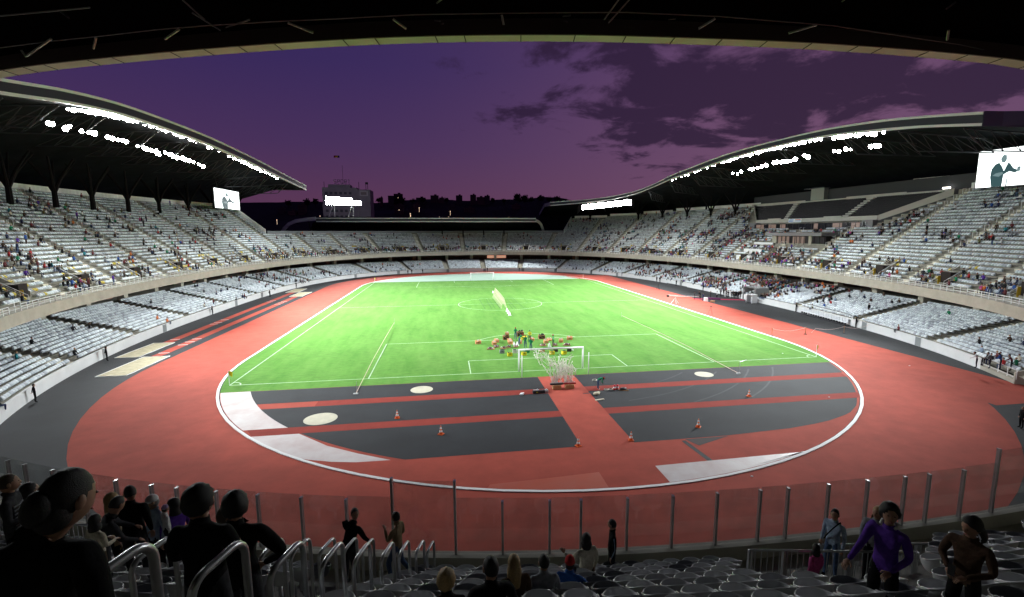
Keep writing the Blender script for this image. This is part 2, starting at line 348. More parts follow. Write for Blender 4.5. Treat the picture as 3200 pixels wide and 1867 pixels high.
for (a, b_, c, d_) in ((410, 235, 490, 365), (500, 228, 575, 365), (530, 225, 622, 360), (580, 225, 690, 365), (640, 290, 700, 360), (720, 320, 750, 362), (765, 225, 895, 360), (800, 300, 850, 362), (832, 205, 1000, 355)):
    p0 = at(1400+a/4.2, 880+b_/4.2); p1 = at(1400+c/4.2, 880+d_/4.2); seg(p0[0], p0[1], p1[0], p1[1], .22, .0095, GM)
tag(GM.build('grass_mark', mat('dark_grass', (0.050, 0.160, 0.016), .9)), kind='structure')  # darker green strips laid across the centre circle
# near end: dark blocks, red run-ups, throwing circles, pale crescents
def block_left(y0, y1):
    R = 33.6; n = 14; L_ = [(-math.sqrt(R*R-(y+CY0)**2), y) for y in np.linspace(y0, y1, n)]
    return L_+[(-2.05, y1), (-2.05, y0)]
def block_right(y0, y1):
    R = 36.0; L_ = []
    for y in np.linspace(y0, y1, 14):
        x = math.sqrt(R*R-(y+CY0)**2)
        if y < -68.6: x = float(np.interp(-y, [68.6, 69.9, 71.0, 71.8, 72.15, 72.4], [24.4, 22.6, 19.8, 16.6, 13.4, 9.5]))
        L_.append((x, y))
    return L_+[(2.0, y1), (2.0, y0)]
for y0, y1 in ((-54.95, -59.0), (-60.4, -65.15), (-66.5, -72.4)):
    sheet('asphalt_block', block_left(y0, y1), 0.0095, ASPH); sheet('asphalt_block', block_right(y0, y1), 0.0095, ASPH)
def cres(y0, y1, n=12, Ro=36.15):
    ys = np.linspace(y0, y1, n); return [(-math.sqrt(33.6**2-(y+CY0)**2), y) for y in ys]+[(-math.sqrt(Ro**2-(y+CY0)**2), y) for y in ys[::-1]]
sheet('pale_crescent', cres(-54.95, -65.15), 0.0095, WHITEC)
sheet('pale_crescent', [(-26.1, -66.55), (-23.3, -66.55), (-20.6, -69.2), (-18.1, -70.9), (-15.7, -72.3), (-18.0, -72.25), (-19.7, -71.9), (-21.4, -71.3), (-22.9, -70.5), (-24.2, -69.2), (-26.9, -66.55)], 0.0095, WHITEC)
sheet('pale_wedge', [(2.0, -76.1), (13.6, -75.85)]+[(x, -CY0-math.sqrt(36.15**2-x*x)) for x in np.linspace(13.4, 2.0, 9)], 0.0095, WHITEC)
sheet('red_patch', [(-2.0, -76.3), (-5.0, -76.5), (-9.2, -76.7)]+[(x, -CY0-math.sqrt(36.15**2-x*x)) for x in np.linspace(-9.4, -2.0, 7)], 0.0095, REDG)
sheet('red_runup', [(-27.6, -65.15), (-2.05, -65.15), (-2.05, -66.5), (-26.8, -66.5)], 0.013, REDD)
for x0, x1, y in ((-23.7, -2.05, -59.0), (2.0, 31.6, -59.05), (2.0, 27.9, -65.15)):
    sheet('red_runup', [(x0, y), (x1, y), (x1-(.6 if x1 > 20 else 0), y-1.38), (x0, y-1.38)], 0.013, REDD)
sheet('drain_slot', [(5.6, -72.7), (5.95, -72.7), (6.25, -76.0), (5.85, -76.0)], 0.011, BLACK)
sheet('drain_slot', [(6.0, -72.5), (9.6, -72.5), (6.5, -73.7)], 0.0125, mat('drain_cover', (0.06, 0.045, 0.042), 0.8))
for x, y, r in ((-14.3, -57.2, 1.1), (-22.4, -63.6, 1.35), (16.25, -57.1, 1.0)):
    b = MB(); b.lathe([(r, 0.0), (r, 0.02), (r-0.03, 0.025)], (x, y, 0.0), 36); tag(b.build('throwing_circle', CREAM), kind='structure')
tyre = MB()
for R, a0, a1 in ((24, 4.9, 6.0), (27, 5.1, 6.05), (29.5, 5.2, 6.1), (21, 4.75, 5.6)):
    A = arc(0.5, -40, R, a0, a1, 20); B = arc(0.5, -40, R+.18, a0, a1, 20); A = [q for q in A]; 
    pts = [(q, r_) for q, r_ in zip(A, B) if q[1] > -72 and q[1] < -55.5]
    if len(pts) > 2: tyre.add([(*q, 0.0115) for q, _ in pts]+[(*r_, 0.0115) for _, r_ in pts], [(i, i+1, len(pts)+i+1, len(pts)+i) for i in range(len(pts)-1)])
tag(tyre.build('tyre_mark', mat('tyre_mark', (0.036, 0.040, 0.045), 0.7, noise=.4, scale=.8)), kind='structure')
# jumping pits and run-ups beside the left straight
for (x0, x1, y0, y1) in ((-53.2, -50.4, -38.2, -29.8), (-49.9, -46.8, -46.9, -38.2), (-53.6, -50.4, 29.8, 38.3), (-50.0, -46.9, 20.8, 29.8)):
    b = MB(); b.box(((x0+x1)/2, (y0+y1)/2, 0.01), (x1-x0-.16, y1-y0-.16, 0.05)); so = b.build('sand_pit', SAND); tag(so, kind='structure')
    b = MB(); [b.box(((x0+x1)/2, y, 0.02), (x1-x0, .08, .09)) for y in (y0+.04, y1-.04)]; [b.box((x, (y0+y1)/2, 0.02), (.08, y1-y0-.16, .09)) for x in (x0+.04, x1-.04)]; tag(b.build('pit_kerb', LINE), kind='structure')
sheet('red_runup', [(-52.2, -29.8), (-50.9, -29.8), (-51.1, 29.8), (-52.4, 29.8)], 0.004, RED)
sheet('red_runup', [(-49.2, -38.1), (-47.9, -38.1), (-47.9, 20.8), (-49.2, 20.8)], 0.004, RED)
b = MB()
for x0, x1, ys in ((-52.2, -50.9, (-27.5, -15.2, -13.6, -11.0, 12, 14)), (-49.2, -47.9, (-36.2, -31.5, -29.6, -27.6, 8, 10, 12.3))):
    for y in ys: seg(x0, y, x1, y, .2, .0085, b)
tag(b.build('takeoff_board', LINE), kind='structure')

# ------------------------------------------------------------------ stands
def LZ(k): return .85+.205*k
def cut_at(px, x0, x1, step=.4):
    best = None
    for u in np.arange(FC.near(x0, 90, 8), FC.near(x1, 90 if x1 > -60 else 25, 8), step):
        P, n = FC.at(u); q = P+n*11.7; e_ = abs(project((q[0], q[1], 15.2))[0]-px)
        if best is None or e_ < best[0]: best = (e_, float(u))
    return best[1]
CUT_R = cut_at(1763, 75, 20); CUT_L = cut_at(832, -45, -90)
def nrows(u):
    u = u % FC.L
    if CUT_R <= u <= CUT_L: return 13
    if CUT_R-48 < u < CUT_R: return 27-int((u-CUT_R+48)/12)
    return 27
fars = [FC.near(x, y) for x, y in ((29.0, 90.7), (12.5, 97), (-4.3, 98), (-20.4, 94.1), (-35.7, 86.0))]
UAIS = list(fars)
u = fars[0]
while u-14.0 > 6: u -= 14.0; UAIS.append(u)
u = fars[-1]; UN = FC.near(-13.5, -93.0)
while u+14.0 < UN-8: u += 14.0; UAIS.append(u)
UAIS += [UN, (UN+16.5) % FC.L]; UAIS = sorted(UAIS)
wf = [WC.near(x, y) for x, y in ((17.8, 87), (3.3, 89), (-11.3, 88.8), (-25.5, 85), (-37.8, 77))]
LAIS = list(wf); u = wf[0]
while u-15.6 > 10: u -= 15.6; LAIS.append(u)
u = wf[-1]
while u+15.6 < WC.L-10: u += 15.6; LAIS.append(u)
LAIS = sorted(LAIS)
def gap(u, lst, L): return min(min(abs(u-a), L-abs(u-a)) for a in lst)

upper = empty('upper_stand', (0, 0, 0), 0, 'upper tier of pale seats above the long concrete beam, wrapping the whole arena', 'stand')
lower = empty('lower_stand', (0, 0, 0), 0, 'lower tier of pale seats between the white trackside wall and the concourse', 'stand')
def strip(b, C_, us, prof, mi=0):
    """sweep an (offset, z) profile along the curve; prof(u) -> list"""
    rows = []
    for u in us:
        P, n = C_.at(u); rows.append([(P[0]+n[0]*o, P[1]+n[1]*o, z) for o, z in prof(u, P)])
    b.grid(rows, mi)
def terrace(name, us, nr, m):
    b = MB()
    def pf(u, P):
        z0 = zB(P[1]); r = rise(P[1]); out = []
        for k in range(nr): out += [(1.3+.8*k, z0+r*k), (1.3+.8*(k+1), z0+r*k)]
        out += [(1.3+.8*nr, z0+r*nr+.35)]
        return out
    strip(b, FC, us, pf); return b.build(name, m, upper)
def urange(a, b_, st=1.6): return list(np.linspace(a, b_, max(2, int((b_-a)/st))))
segs = []; e = [0.0, 60.0]; u = CUT_R-48
segs.append((0.0, CUT_R-48, 27))
for i in range(4): segs.append((CUT_R-48+12*i, CUT_R-36+12*i, 27-i))
segs.append((CUT_R, CUT_L, 13)); NEAR0 = FC.near(-40, -75); segs.append((CUT_L, NEAR0, 27)); segs.append((NEAR0, FC.L, 27))
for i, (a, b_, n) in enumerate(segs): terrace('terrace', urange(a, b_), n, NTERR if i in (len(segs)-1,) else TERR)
# front beam, walkway, parapet (near end), underside and back
allu = list(np.linspace(0, FC.L, 330))
b = MB(); strip(b, FC, allu, lambda u, P: [(3.0, zF(P[1])-1.32), (0, zF(P[1])-1.32), (0, zF(P[1])), (.30, zF(P[1])), (.30, zF(P[1])-.42 if P[1] < -70 else zF(P[1])-.02), (1.3, (zF(P[1])-.42) if P[1] < -70 else zF(P[1])-.02), (1.3, zB(P[1]))]); b.build('front_beam', CONC, upper)
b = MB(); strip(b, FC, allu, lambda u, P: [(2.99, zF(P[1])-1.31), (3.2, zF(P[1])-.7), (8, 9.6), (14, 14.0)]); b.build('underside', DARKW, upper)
# end walls where the tier steps up
for u, n0, n1, sgn in ((CUT_R, 13, 23, 1), (CUT_L, 13, 27, -1)):
    b = MB(); P, n = FC.at(u); q = []
    lo = [(1.3+.8*k, 7.8+.56*k) for k in range(n0, n1+1)]
    for t_ in (0, .2):
        tt = np.array([-n[1], n[0]])*t_
        q.append([(P[0]+n[0]*o+tt[0], P[1]+n[1]*o+tt[1], z) for o, z in [(lo[0][0], 14.0), (lo[-1][0], 14.0), (lo[-1][0], lo[-1][1]+1.6), (lo[0][0], lo[0][1]+1.6)]])
    b.add(q[0]+q[1], [(0, 1, 2, 3), (7, 6, 5, 4), (0, 4, 5, 1), (1, 5, 6, 2), (2, 6, 7, 3), (3, 7, 4, 0)]); b.build('end_wall', PANELW, upper)
# rim fence of ribbed pale panels on the high sides, plain wall on the low far end
def rim(a, c, nr, h, m, rib=True):
    b = MB(); us = np.arange(a, c, .45 if rib else 2.0); rows = []
    for i, u in enumerate(us):
        P, n = FC.at(u); o = 1.3+.8*nr+.25+(.05 if (i % 2 and rib) else 0); z = zB(P[1])+rise(P[1])*nr-.1
        rows.append([(P[0]+n[0]*o, P[1]+n[1]*o, z-.2), (P[0]+n[0]*o, P[1]+n[1]*o, z+h), (P[0]+n[0]*(o+.06), P[1]+n[1]*(o+.06), z+h), (P[0]+n[0]*(o+.06), P[1]+n[1]*(o+.06), z-.2)])
    b.grid(rows); b.build('rim_fence' if rib else 'rim_wall', m, upper)
for a, c, n in segs[:5]: rim(max(a, 60) if n == 27 else a, c-.3, n, 1.45, PANELW)
rim(CUT_L+.3, NEAR0+30, 27, 1.45, PANELW); rim(CUT_R, CUT_L, 13, 1.25, mat('rim_wall_grey', (0.22, 0.23, 0.25), 0.8, noise=.1), False)
# lower tier
LU0 = WC.near(45.5, -65.5); LU1 = WC.near(-43, -67.5)
for a, c in ((LU0, LU1),):
    b = MB(); strip(b, WC, urange(a, c), lambda u, P: [(.25, .85)]+[q for k in range(14) for q in ((.25+.8*k, LZ(k)), (.25+.8*(k+1), LZ(k)))]+[(.25+11.2, 3.75), (19, 3.75)]); b.build('terrace', TERR, lower)
    b = MB(); strip(b, WC, urange(WC.near(48.3, -60.5), c), lambda u, P: [(0, 0), (0, 1.22), (.22, 1.22), (.22, .7)]); b.build('front_wall', WWALL, lower)
    b = MB(); strip(b, WC, urange(a, WC.near(48.3, -60.5)), lambda u, P: [(0, 0), (0, .45), (.25, .45), (.25, .7)]); b.build('front_wall', CONC, lower)
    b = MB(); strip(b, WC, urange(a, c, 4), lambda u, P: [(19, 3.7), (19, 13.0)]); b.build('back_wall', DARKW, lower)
    for u in (a, c):
        P, n = WC.at(u); b = MB(); pr = [(0, 0), (.0, 1.2)]+[(.25+.8*k, LZ(k)+.5) for k in range(14)]+[(19, 4.2), (19, 0)]; t = np.array([-n[1], n[0]])*.2
        b.add([(P[0]+n[0]*o, P[1]+n[1]*o, z) for o, z in pr]+[(P[0]+n[0]*o+t[0], P[1]+n[1]*o+t[1], z) for o, z in pr], [tuple(range(len(pr))), tuple(range(len(pr), 2*len(pr)))]+[(i, (i+1) % len(pr), len(pr)+(i+1) % len(pr), len(pr)+i) for i in range(len(pr))]); b.build('end_wall', CONC, lower)
u = LU0+4; i = 0
while u < LU1-4:
    P, n = WC.at(u); t = np.array([-n[1], n[0]]); b = MB(); b.box((P[0]+n[0]*12.2, P[1]+n[1]*12.2, 5.3), (1.1, 1.2, 3.2), (np.array([*t, 0]), np.array([*n, 0]), np.array([0, 0, 1]))); b.build('column', CONC, lower)
    if i % 3 == 1:
        b = MB(); b.box((P[0]+n[0]*13.2+t[0]*1.9, P[1]+n[1]*13.2+t[1]*1.9, 5.6), (1.3, .15, 2.6), (np.array([*t, 0]), np.array([*n, 0]), np.array([0, 0, 1]))); b.build('concourse_panel', mat('brown_panel', (0.25, 0.11, 0.075), .8), lower)
    u += 9.3; i += 1
# concourse kiosk window glowing at the far end
P, n = WC.at(WC.near(9.0, 89)); t = np.array([-n[1], n[0]])
kio = empty('kiosk', (P[0]+n[0]*13.5, P[1]+n[1]*13.5, 3.75), math.atan2(t[1], t[0]), 'brightly lit orange kiosk counter under the far upper tier', 'kiosk')
b = MB(); b.box((0, .3, 1.5), (8.0, .3, 1.1)); b.build('lit_panel', mat('kiosk_glow', (0.9, 0.5, 0.35), .6, emit=(1.0, 0.50, 0.34), estr=0.5), kio)
b = MB(); b.box((0, -.3, .5), (8.6, .5, 1.0)); [b.box((x, .0, 1.2), (.12, .2, 2.3)) for x in (-4.4, 4.4)]; b.build('counter', DARKW, kio)
# aisle stair strips: half steps, lighter worn concrete
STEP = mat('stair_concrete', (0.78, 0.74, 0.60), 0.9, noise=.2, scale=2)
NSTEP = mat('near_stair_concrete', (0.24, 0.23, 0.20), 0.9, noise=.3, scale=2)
def vis(P, m=350):
    x, y, z = project(P); return z > 0.2 and -m < x < 3200+m and -m < y < 1867+m
for u in UAIS:
    n_ = nrows(u); P, n = FC.at(u)
    pr_ = [vis((P[0]+n[0]*(1.3+.8*k), P[1]+n[1]*(1.3+.8*k), zB(P[1])+rise(P[1])*k)) for k in (0, 8, 16, 24)]
    if not any(pr_): continue
    t = np.array([-n[1], n[0]]); b = MB(); r = rise(P[1]); ax = (np.array([*t, 0]), np.array([*n, 0]), np.array([0, 0, 1.]))
    for k in range(n_):
        o = 1.3+.8*k; z = zB(P[1])+r*k
        b.box((P[0]+n[0]*(o+.2), P[1]+n[1]*(o+.2), z+r*0+.01), (1.15, .4, .02), ax)
        b.box((P[0]+n[0]*(o+.6), P[1]+n[1]*(o+.6), z+r*.25+.01), (1.15, .398, r*.5), ax)
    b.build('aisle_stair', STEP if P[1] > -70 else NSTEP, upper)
for u in LAIS:
    P, n = WC.at(u)
    if not vis((P[0]+n[0]*6, P[1]+n[1]*6, 2)): continue
    t = np.array([-n[1], n[0]]); b = MB(); ax = (np.array([*t, 0]), np.array([*n, 0]), np.array([0, 0, 1.]))
    for k in range(14):
        o = .25+.8*k; z = LZ(k); b.box((P[0]+n[0]*(o+.6), P[1]+n[1]*(o+.6), z+.055), (1.4, .398, .11), ax)
        b.box((P[0]+n[0]*(o+.2), P[1]+n[1]*(o+.2), z+.006), (1.4, .399, .012), ax)
    b.build('aisle_stair', STEP, lower)
# guard rail on the beam and hoops up the aisles
b = MB(); us = np.arange(58, FC.L-62, 1.3)
for i, u in enumerate(us):
    P, n = FC.at(u); q = (P[0]+n[0]*.15, P[1]+n[1]*.15)
    if not vis((*q, 7.6)): continue
    h = 1.0 if (gap(u, UAIS, FC.L) < 1.5) else .72
    P2, n2 = FC.at(u+1.3); q2 = (P2[0]+n2[0]*.15, P2[1]+n2[1]*.15)
    b.box((*q, 7.6+h/2), (.06, .06, h))
    for z in (h, h*.62, h*.3): b.tube([(*q, 7.6+z), (*q2, 7.6+z)], .022 if z < h else .032, 4, cap=False)
b.build('guard_rail', WSTEEL, upper)
hoops = []
for u in UAIS:
    P, n = FC.at(u)
    if P[1] < -70: continue
    n_ = nrows(u); t = np.array([-n[1], n[0]])
    for k in range(8 if n_ > 13 else 9, n_, 2):
        for s in (-.62, .62):
            z = zB(P[1])+rise(P[1])*k; q = (*(P+n*(1.5+.8*k)+t*s), z)
            if vis(q): hoops.append((project(q)[2], q, math.atan2(n[1], n[0])))
hoops.sort(key=lambda h: h[0]); hp = None; rest = MB()
for i, (d_, q, a_) in enumerate(hoops):
    c_, s_ = math.cos(a_), math.sin(a_); loc_ = [(0, 0, 0), (0, 0, .9), (.6, 0, .95), (.6, 0, .4)]
    if i < 100:
        if hp is None: b = MB(); b.tube(loc_, .035, 5, cap=False); hp = b.build('aisle_hoop', WSTEEL, upper); o = hp
        else: o = hp.copy(); C.objects.link(o); o.parent = upper
        o.location = q; o.rotation_euler[2] = a_
    else: rest.tube([(q[0]+x*c_-y*s_, q[1]+x*s_+y*c_, q[2]+z) for x, y, z in loc_], .035, 4, cap=False)
tag(rest.build('aisle_hoop', WSTEEL, upper), kind='stuff')
# vomitories: openings with slanting side rails
VOMS = []
us_ = sorted(UAIS)
for a, c in zip(us_[:-1], us_[1:]):
    m = (a+c)/2; P, n = FC.at(m)
    if P[1] > -62 and c-a < 20 and vis((*(P+n*4), 10)): VOMS.append(m)
YEL = mat('vomitory_yellow', (0.62, 0.42, 0.03), .7)
for m in VOMS:
    P, n = FC.at(m); t = np.array([-n[1], n[0]]); ax = (np.array([*t, 0]), np.array([*n, 0]), np.array([0, 0, 1.]))
    b = MB(); b.box(np.array([*(P+n*3.4), 8.95]), (1.9, 2.3, 1.9), ax); b.build('vomitory_opening', mat('opening_shade', (0.02, 0.015, 0.013), .9), upper)  # solid dark box, its colour stands for the shade inside the opening
    b = MB()
    for s in (-1, 1):
        q = [[(*(P+n*o+t*s*w_), z) for o, z in ((2.1, 7.9), (2.1, 8.95), (4.7, 10.75), (4.7, 9))] for w_ in (.97, 1.12)]; b.add(q[0]+q[1], [(0, 1, 2, 3), (7, 6, 5, 4), (0, 4, 5, 1), (1, 5, 6, 2), (2, 6, 7, 3)])
    b.box(np.array([*(P+n*3.7), 9.95]), (1.93, 1.7, .10), ax); b.build('vomitory_wall', CONC, upper)
    b = MB(); b.box(np.array([*(P+n*2.1+t*.9), 8.7]), (.05, .4, 1.2), ax); b.build('vomitory_side', YEL, upper)
    b = MB()
    for s in (-1.15, 1.15):
        A = np.array([*(P+n*1.4+t*s), 8.7]); B_ = np.array([*(P+n*6.8+t*s), 12.4]); b.tube([A, B_], .04, 4); b.tube([A-[0, 0, .45], B_-[0, 0, .45]], .025, 4)
        for f in np.linspace(0, 1, 6): q = A+(B_-A)*f; b.tube([q, q-[0, 0, .9]], .03, 4)
    b.build('vomitory_rail', WSTEEL, upper)
# ------------------------------------------------------------------ roofs
LT = [(-80, 27.0, 25.2), (-60, 30.0, 28.2), (-39.8, 32.8, 31.0), (-29.7, 34.3, 32.5), (-18.5, 35.3, 33.5), (-3.1, 35.7, 33.8), (8, 35.7, 33.8), (20.0, 35.4, 33.5), (33, 34.9, 33.0), (46.7, 34.2, 32.3), (64, 33.2, 31.4), (81.1, 32.3, 30.6)]
RT = [(58.0, -49.7, 31.0, 29.2), (58.0, -41, 32.4, 30.7), (58.0, -32.5, 33.5, 31.8), (58, -20.6, 34.4, 33.0), (58, -4.7, 34.8, 33.4), (58.0, 7, 34.8, 33.3), (58.0, 17.8, 34.4, 32.8), (57.9, 28, 33.7, 32.2), (57.4, 37.7, 32.9, 31.6), (56.5, 49, 31.2, 30.2), (54.8, 59.6, 29.9, 28.8), (51.5, 72, 29.1, 27.8), (47.1, 82.3, 28.7, 27.4), (40.5, 92, 28.5, 27.0), (32.8, 100.2, 28.3, 26.7)]
def cat_interp(pts, n):
    pts = np.array(pts, float); t = np.arange(len(pts)); out = []
    for x in np.linspace(0, len(pts)-1, n):
        i = min(int(x), len(pts)-2); f = x-i; p0, p1, p2, p3 = pts[max(i-1, 0)], pts[i], pts[i+1], pts[min(i+2, len(pts)-1)]
        out.append(0.5*((2*p1)+(-p0+p2)*f+(2*p0-5*p1+4*p2-p3)*f*f+(-p0+3*p1-3*p2+p3)*f**3))
    return np.array(out)
def roof(name, edge, outer, label, endcap=None):
    """edge: n x 4 (x, y, ztop, zbot); outer: n x 3"""
    r = empty(name, (0, 0, 0), 0, label, 'roof'); E = cat_interp(edge, 64); O = cat_interp(outer, 64)
    d = O[:, :2]-E[:, :2]; d /= np.linalg.norm(d, axis=1)[:, None]
    def P(i, o, z): return (E[i, 0]+d[i, 0]*o, E[i, 1]+d[i, 1]*o, z)
    for nm, f0, f1, o, m in (('white_trim', 1.0, .80, -.06, BANDW), ('dark_band', .80, .20, 0, BANDD), ('white_trim', .20, 0.0, -.06, BANDW)):
        b = MB(); rows = []
        for i in range(64):
            zt, zb = E[i, 2], E[i, 3]; a, c = zb+(zt-zb)*f0, zb+(zt-zb)*f1; rows.append([P(i, .4, a), P(i, o, a), P(i, o, c), P(i, .4, c)])
        b.grid(rows); b.build(nm, m, r)
    b = MB(); rows = []
    for i in range(64):
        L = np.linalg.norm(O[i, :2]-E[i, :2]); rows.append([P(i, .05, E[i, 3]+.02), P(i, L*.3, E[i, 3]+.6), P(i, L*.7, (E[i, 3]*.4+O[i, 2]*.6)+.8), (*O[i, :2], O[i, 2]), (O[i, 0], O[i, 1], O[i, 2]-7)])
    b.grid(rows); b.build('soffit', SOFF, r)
    b = MB(); rows = []
    for i in range(64):
        L = np.linalg.norm(O[i, :2]-E[i, :2]); rows.append([P(i, .3, E[i, 2]-.03), P(i, L*.5, E[i, 2]+.3), (O[i, 0], O[i, 1], O[i, 2]+1.2), (O[i, 0]+d[i, 0]*.2, O[i, 1]+d[i, 1]*.2, O[i, 2]-7)])
    b.grid(rows); b.build('roof_skin', mat('roof_skin', (0.10, 0.10, 0.11), .6), r)
    for i in (0, 63):       # closed ends
        L = np.linalg.norm(O[i, :2]-E[i, :2]); b = MB()
        b.add([P(i, 0, E[i, 3]), P(i, 0, E[i, 2]), P(i, L*.5, E[i, 2]+.3), (O[i, 0], O[i, 1], O[i, 2]+1.2), (O[i, 0], O[i, 1], O[i, 2]), P(i, L*.5, E[i, 3]+.3)], [(0, 1, 2, 3, 4, 5)]); b.build('end_face', mat('roof_end_grey', (0.20, 0.21, 0.23), .6), r)
    # trusses under the soffit and tree columns behind the top rows
    for i in range(2, 62, 5):
        b = MB(); A = np.array(P(i, 1.0, E[i, 3]-.25)); B_ = np.array(P(i, 16, E[i, 3]-1.2)); A2 = np.array(P(i, 4.5, E[i, 3]-3.2)); B2 = np.array(P(i, 20, E[i, 3]-3.4))
        b.tube([A, B_], .12, 5); b.tube([A, A2, B2], .10, 5)
        for f in np.linspace(0, 1, 7)[:-1]:
            q0 = A2+(B2-A2)*f; q1 = A+(B_-A)*min(1, f+.09); b.tube([q0, q1], .06, 4); b.tube([q1, A2+(B2-A2)*(f+1/6)], .06, 4)
        b.build('truss', mat('roof_truss', (0.07, 0.075, 0.085), .5, metal=.4), r)
    return r, E, O, d
Le = [(-60, y, a, b_) for y, a, b_ in LT]; Lo = [(-96, y*1.12, 25.2-1.0*abs(y)/80) for y, a, b_ in LT]
roofL, EL, OL, dL = roof('roof_canopy', Le, Lo, 'left stand roof with double white edge line sweeping down to the right')
Ro = []
for x, y, a, b_ in RT:
    if y < 35: Ro.append((94, y*1.1, 25.2))
    else:
        an = math.atan2(y-20, x-30); Ro.append((x+34*math.cos(an), y+30*math.sin(an), 24.6-(y-35)*.015))
roofR, ER, OR, dR = roof('roof_canopy', RT, Ro, 'right stand roof with double white edge line rising to the right')
b = MB(); b.add([(58, -49.8, 31.05), (58, -49.8, 29.15), (75, -51.5, 28.9), (75, -51.5, 31.0)], [(0, 1, 2, 3)]); b.build('end_panel', mat('end_panel_grey', (0.16, 0.15, 0.17), .5), roofR)
TREE = mat('tree_column_steel', (0.010, 0.009, 0.010), .9, spec=.1)
def tree_col(x, y, z0, z1, lab):
    t = empty('roof_column', (x, y, z0), 0, lab, 'column', 'dark branching roof columns behind the top rows'); b = MB(); H = z1-z0
    b.tube([(0, 0, 0), (0, 0, H*.35)], [.45, .38], 8)
    for a in np.linspace(0, 2*PI, 6, endpoint=False): b.tube([(0, 0, H*.3), (math.cos(a)*1.2, math.sin(a)*1.2, H*.6), (math.cos(a)*3.6, math.sin(a)*3.6, H)], [.3, .22, .14], 6)
    b.build('trunk', TREE, t)
k = 0
for px in (28, 172, 289, 400, 497, 589, 668, 735):
    q = at(px, 600+px*.09, -79.5, 0); k += 1
    tree_col(q[0], q[1], 20.2, 28.6, 'dark branching column under the left roof, %s from the left edge of the photo' % ordw(k))
k = 0
for px, py in ((1844, 690), (1996, 685), (2070, 672), (2145, 660), (2220, 650), (2297, 640)):
    u = FC.near(*at(px, py, 80, 0)[:2], 18) if px > 2050 else None
    best = min((abs(project((*(FC.at(uu)[0]+FC.at(uu)[1]*19.5), 20))[0]-px), uu) for uu in np.arange(CUT_R-75, CUT_R-4, .5)); P, n = FC.at(best[1]); k += 1
    P = P+n*19.5; tree_col(P[0], P[1], 19.6, 27.4, 'dark branching column under the right roof, %s from the far end' % ordw(k))
# near roof over the camera
NE = np.array([(-75, -40), (-60, -56), (-45, -68.2), (-33.8, -75.0), (-25.5, -78.7), (-15.7, -82.1), (-8.1, -83.8), (-1.5, -84.5), (4.9, -84.8), (12.2, -84.6), (17, -84.0), (30, -81.4), (45, -76), (60, -66), (75, -52)], float)
NEi = cat_interp(NE, 90); near_roof = empty('near_roof_canopy', (0, 0, 0), 0, 'black roof underside overhead with a pale panelled edge strip along its rim', 'roof')
tg = np.gradient(NEi, axis=0); tg /= np.linalg.norm(tg, axis=1)[:, None]; nn_ = np.stack([tg[:, 1], -tg[:, 0]], -1)      # points back towards the camera
NZ = 23.5
b = MB(); b.grid([[(*(NEi[i]), NZ+.0), (*(NEi[i]+nn_[i]*.9), NZ-.02)] for i in range(90)]); b.build('edge_strip', mat('edge_strip_panel', (0.74, 0.72, 0.60), .45, noise=.12, scale=.7), near_roof)
b = MB(); b.grid([[(*(NEi[i]), NZ+.0), (*(NEi[i]-nn_[i]*.02), NZ+1.4)] for i in range(90)]); b.build('edge_face', BANDD, near_roof)
b = MB(); b.grid([[(*(NEi[i]+nn_[i]*.9), NZ-.1), (*(NEi[i]+nn_[i]*.98), NZ-.1), (*(NEi[i]+nn_[i]*.98), NZ+.6)] for i in range(90)]); b.build('edge_lip', mat('edge_lip_brown', (0.06, 0.035, 0.03), .6), near_roof)
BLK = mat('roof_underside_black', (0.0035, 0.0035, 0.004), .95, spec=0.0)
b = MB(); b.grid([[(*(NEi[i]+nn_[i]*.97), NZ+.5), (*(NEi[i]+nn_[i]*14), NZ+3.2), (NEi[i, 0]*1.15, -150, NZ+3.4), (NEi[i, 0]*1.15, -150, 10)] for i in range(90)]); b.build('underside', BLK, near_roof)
b = MB(); f = np.array([math.sin(.15), math.cos(.15)])
for i in range(0, 90):
    pass
s_ = 0
for s in np.arange(-30, 40, 2.0):          # panel joints, all parallel
    o = np.array([-8.1, -83.8])+np.array([f[1], -f[0]])*s; i = int(np.argmin(np.abs((NEi-o)@np.array([f[1], -f[0]])))); P0 = NEi[i]
    b.box((*(P0-f*.45), NZ-.035), (.035, .86, .02), (np.array([f[1], -f[0], 0]), np.array([f[0], f[1], 0]), np.array([0, 0, 1])))
b.build('panel_joint', mat('joint_dark', (0.05, 0.045, 0.04), .8), near_roof)
# trusses of the near roof: long ring tube and short struts
def near_beam(name, segs_, r, m=NEARST):
    b = MB()
    for A, B_ in segs_: b.tube([A, B_], r, 6)
    return b.build(name, m, near_roof)
ringp = [tuple(at(x, y, NZ+.15)) for x, y in ((0, 150), (150, 130), (300, 115), (500, 92), (650, 80), (870, 67), (1070, 58), (1300, 46), (1560, 42), (1750, 40), (1960, 39), (2250, 52), (2600, 80), (3000, 140), (3200, 185))]
b = MB(); b.tube(ringp, .022, 5); b.build('ring_tube', NEARST, near_roof)
for (x0, y0, x1, y1) in ((160, 122, 85, 175), (300, 118, 292, 152), (560, 92, 515, 123), (900, 72, 978, 102), (1228, 60, 1270, 90), (1568, 48, 1574, 78), (2235, 58, 2183, 90), (2552, 78, 2465, 104), (66, 158, 82, 178), (2965, 95, 2960, 125)):
    near_beam('strut', [(tuple(at(x0, y0, NZ+.15)), tuple(at(x1, y1, NZ-.1)))], .045, mat('pale_strut', (0.40, 0.42, 0.36), .4, metal=.3))
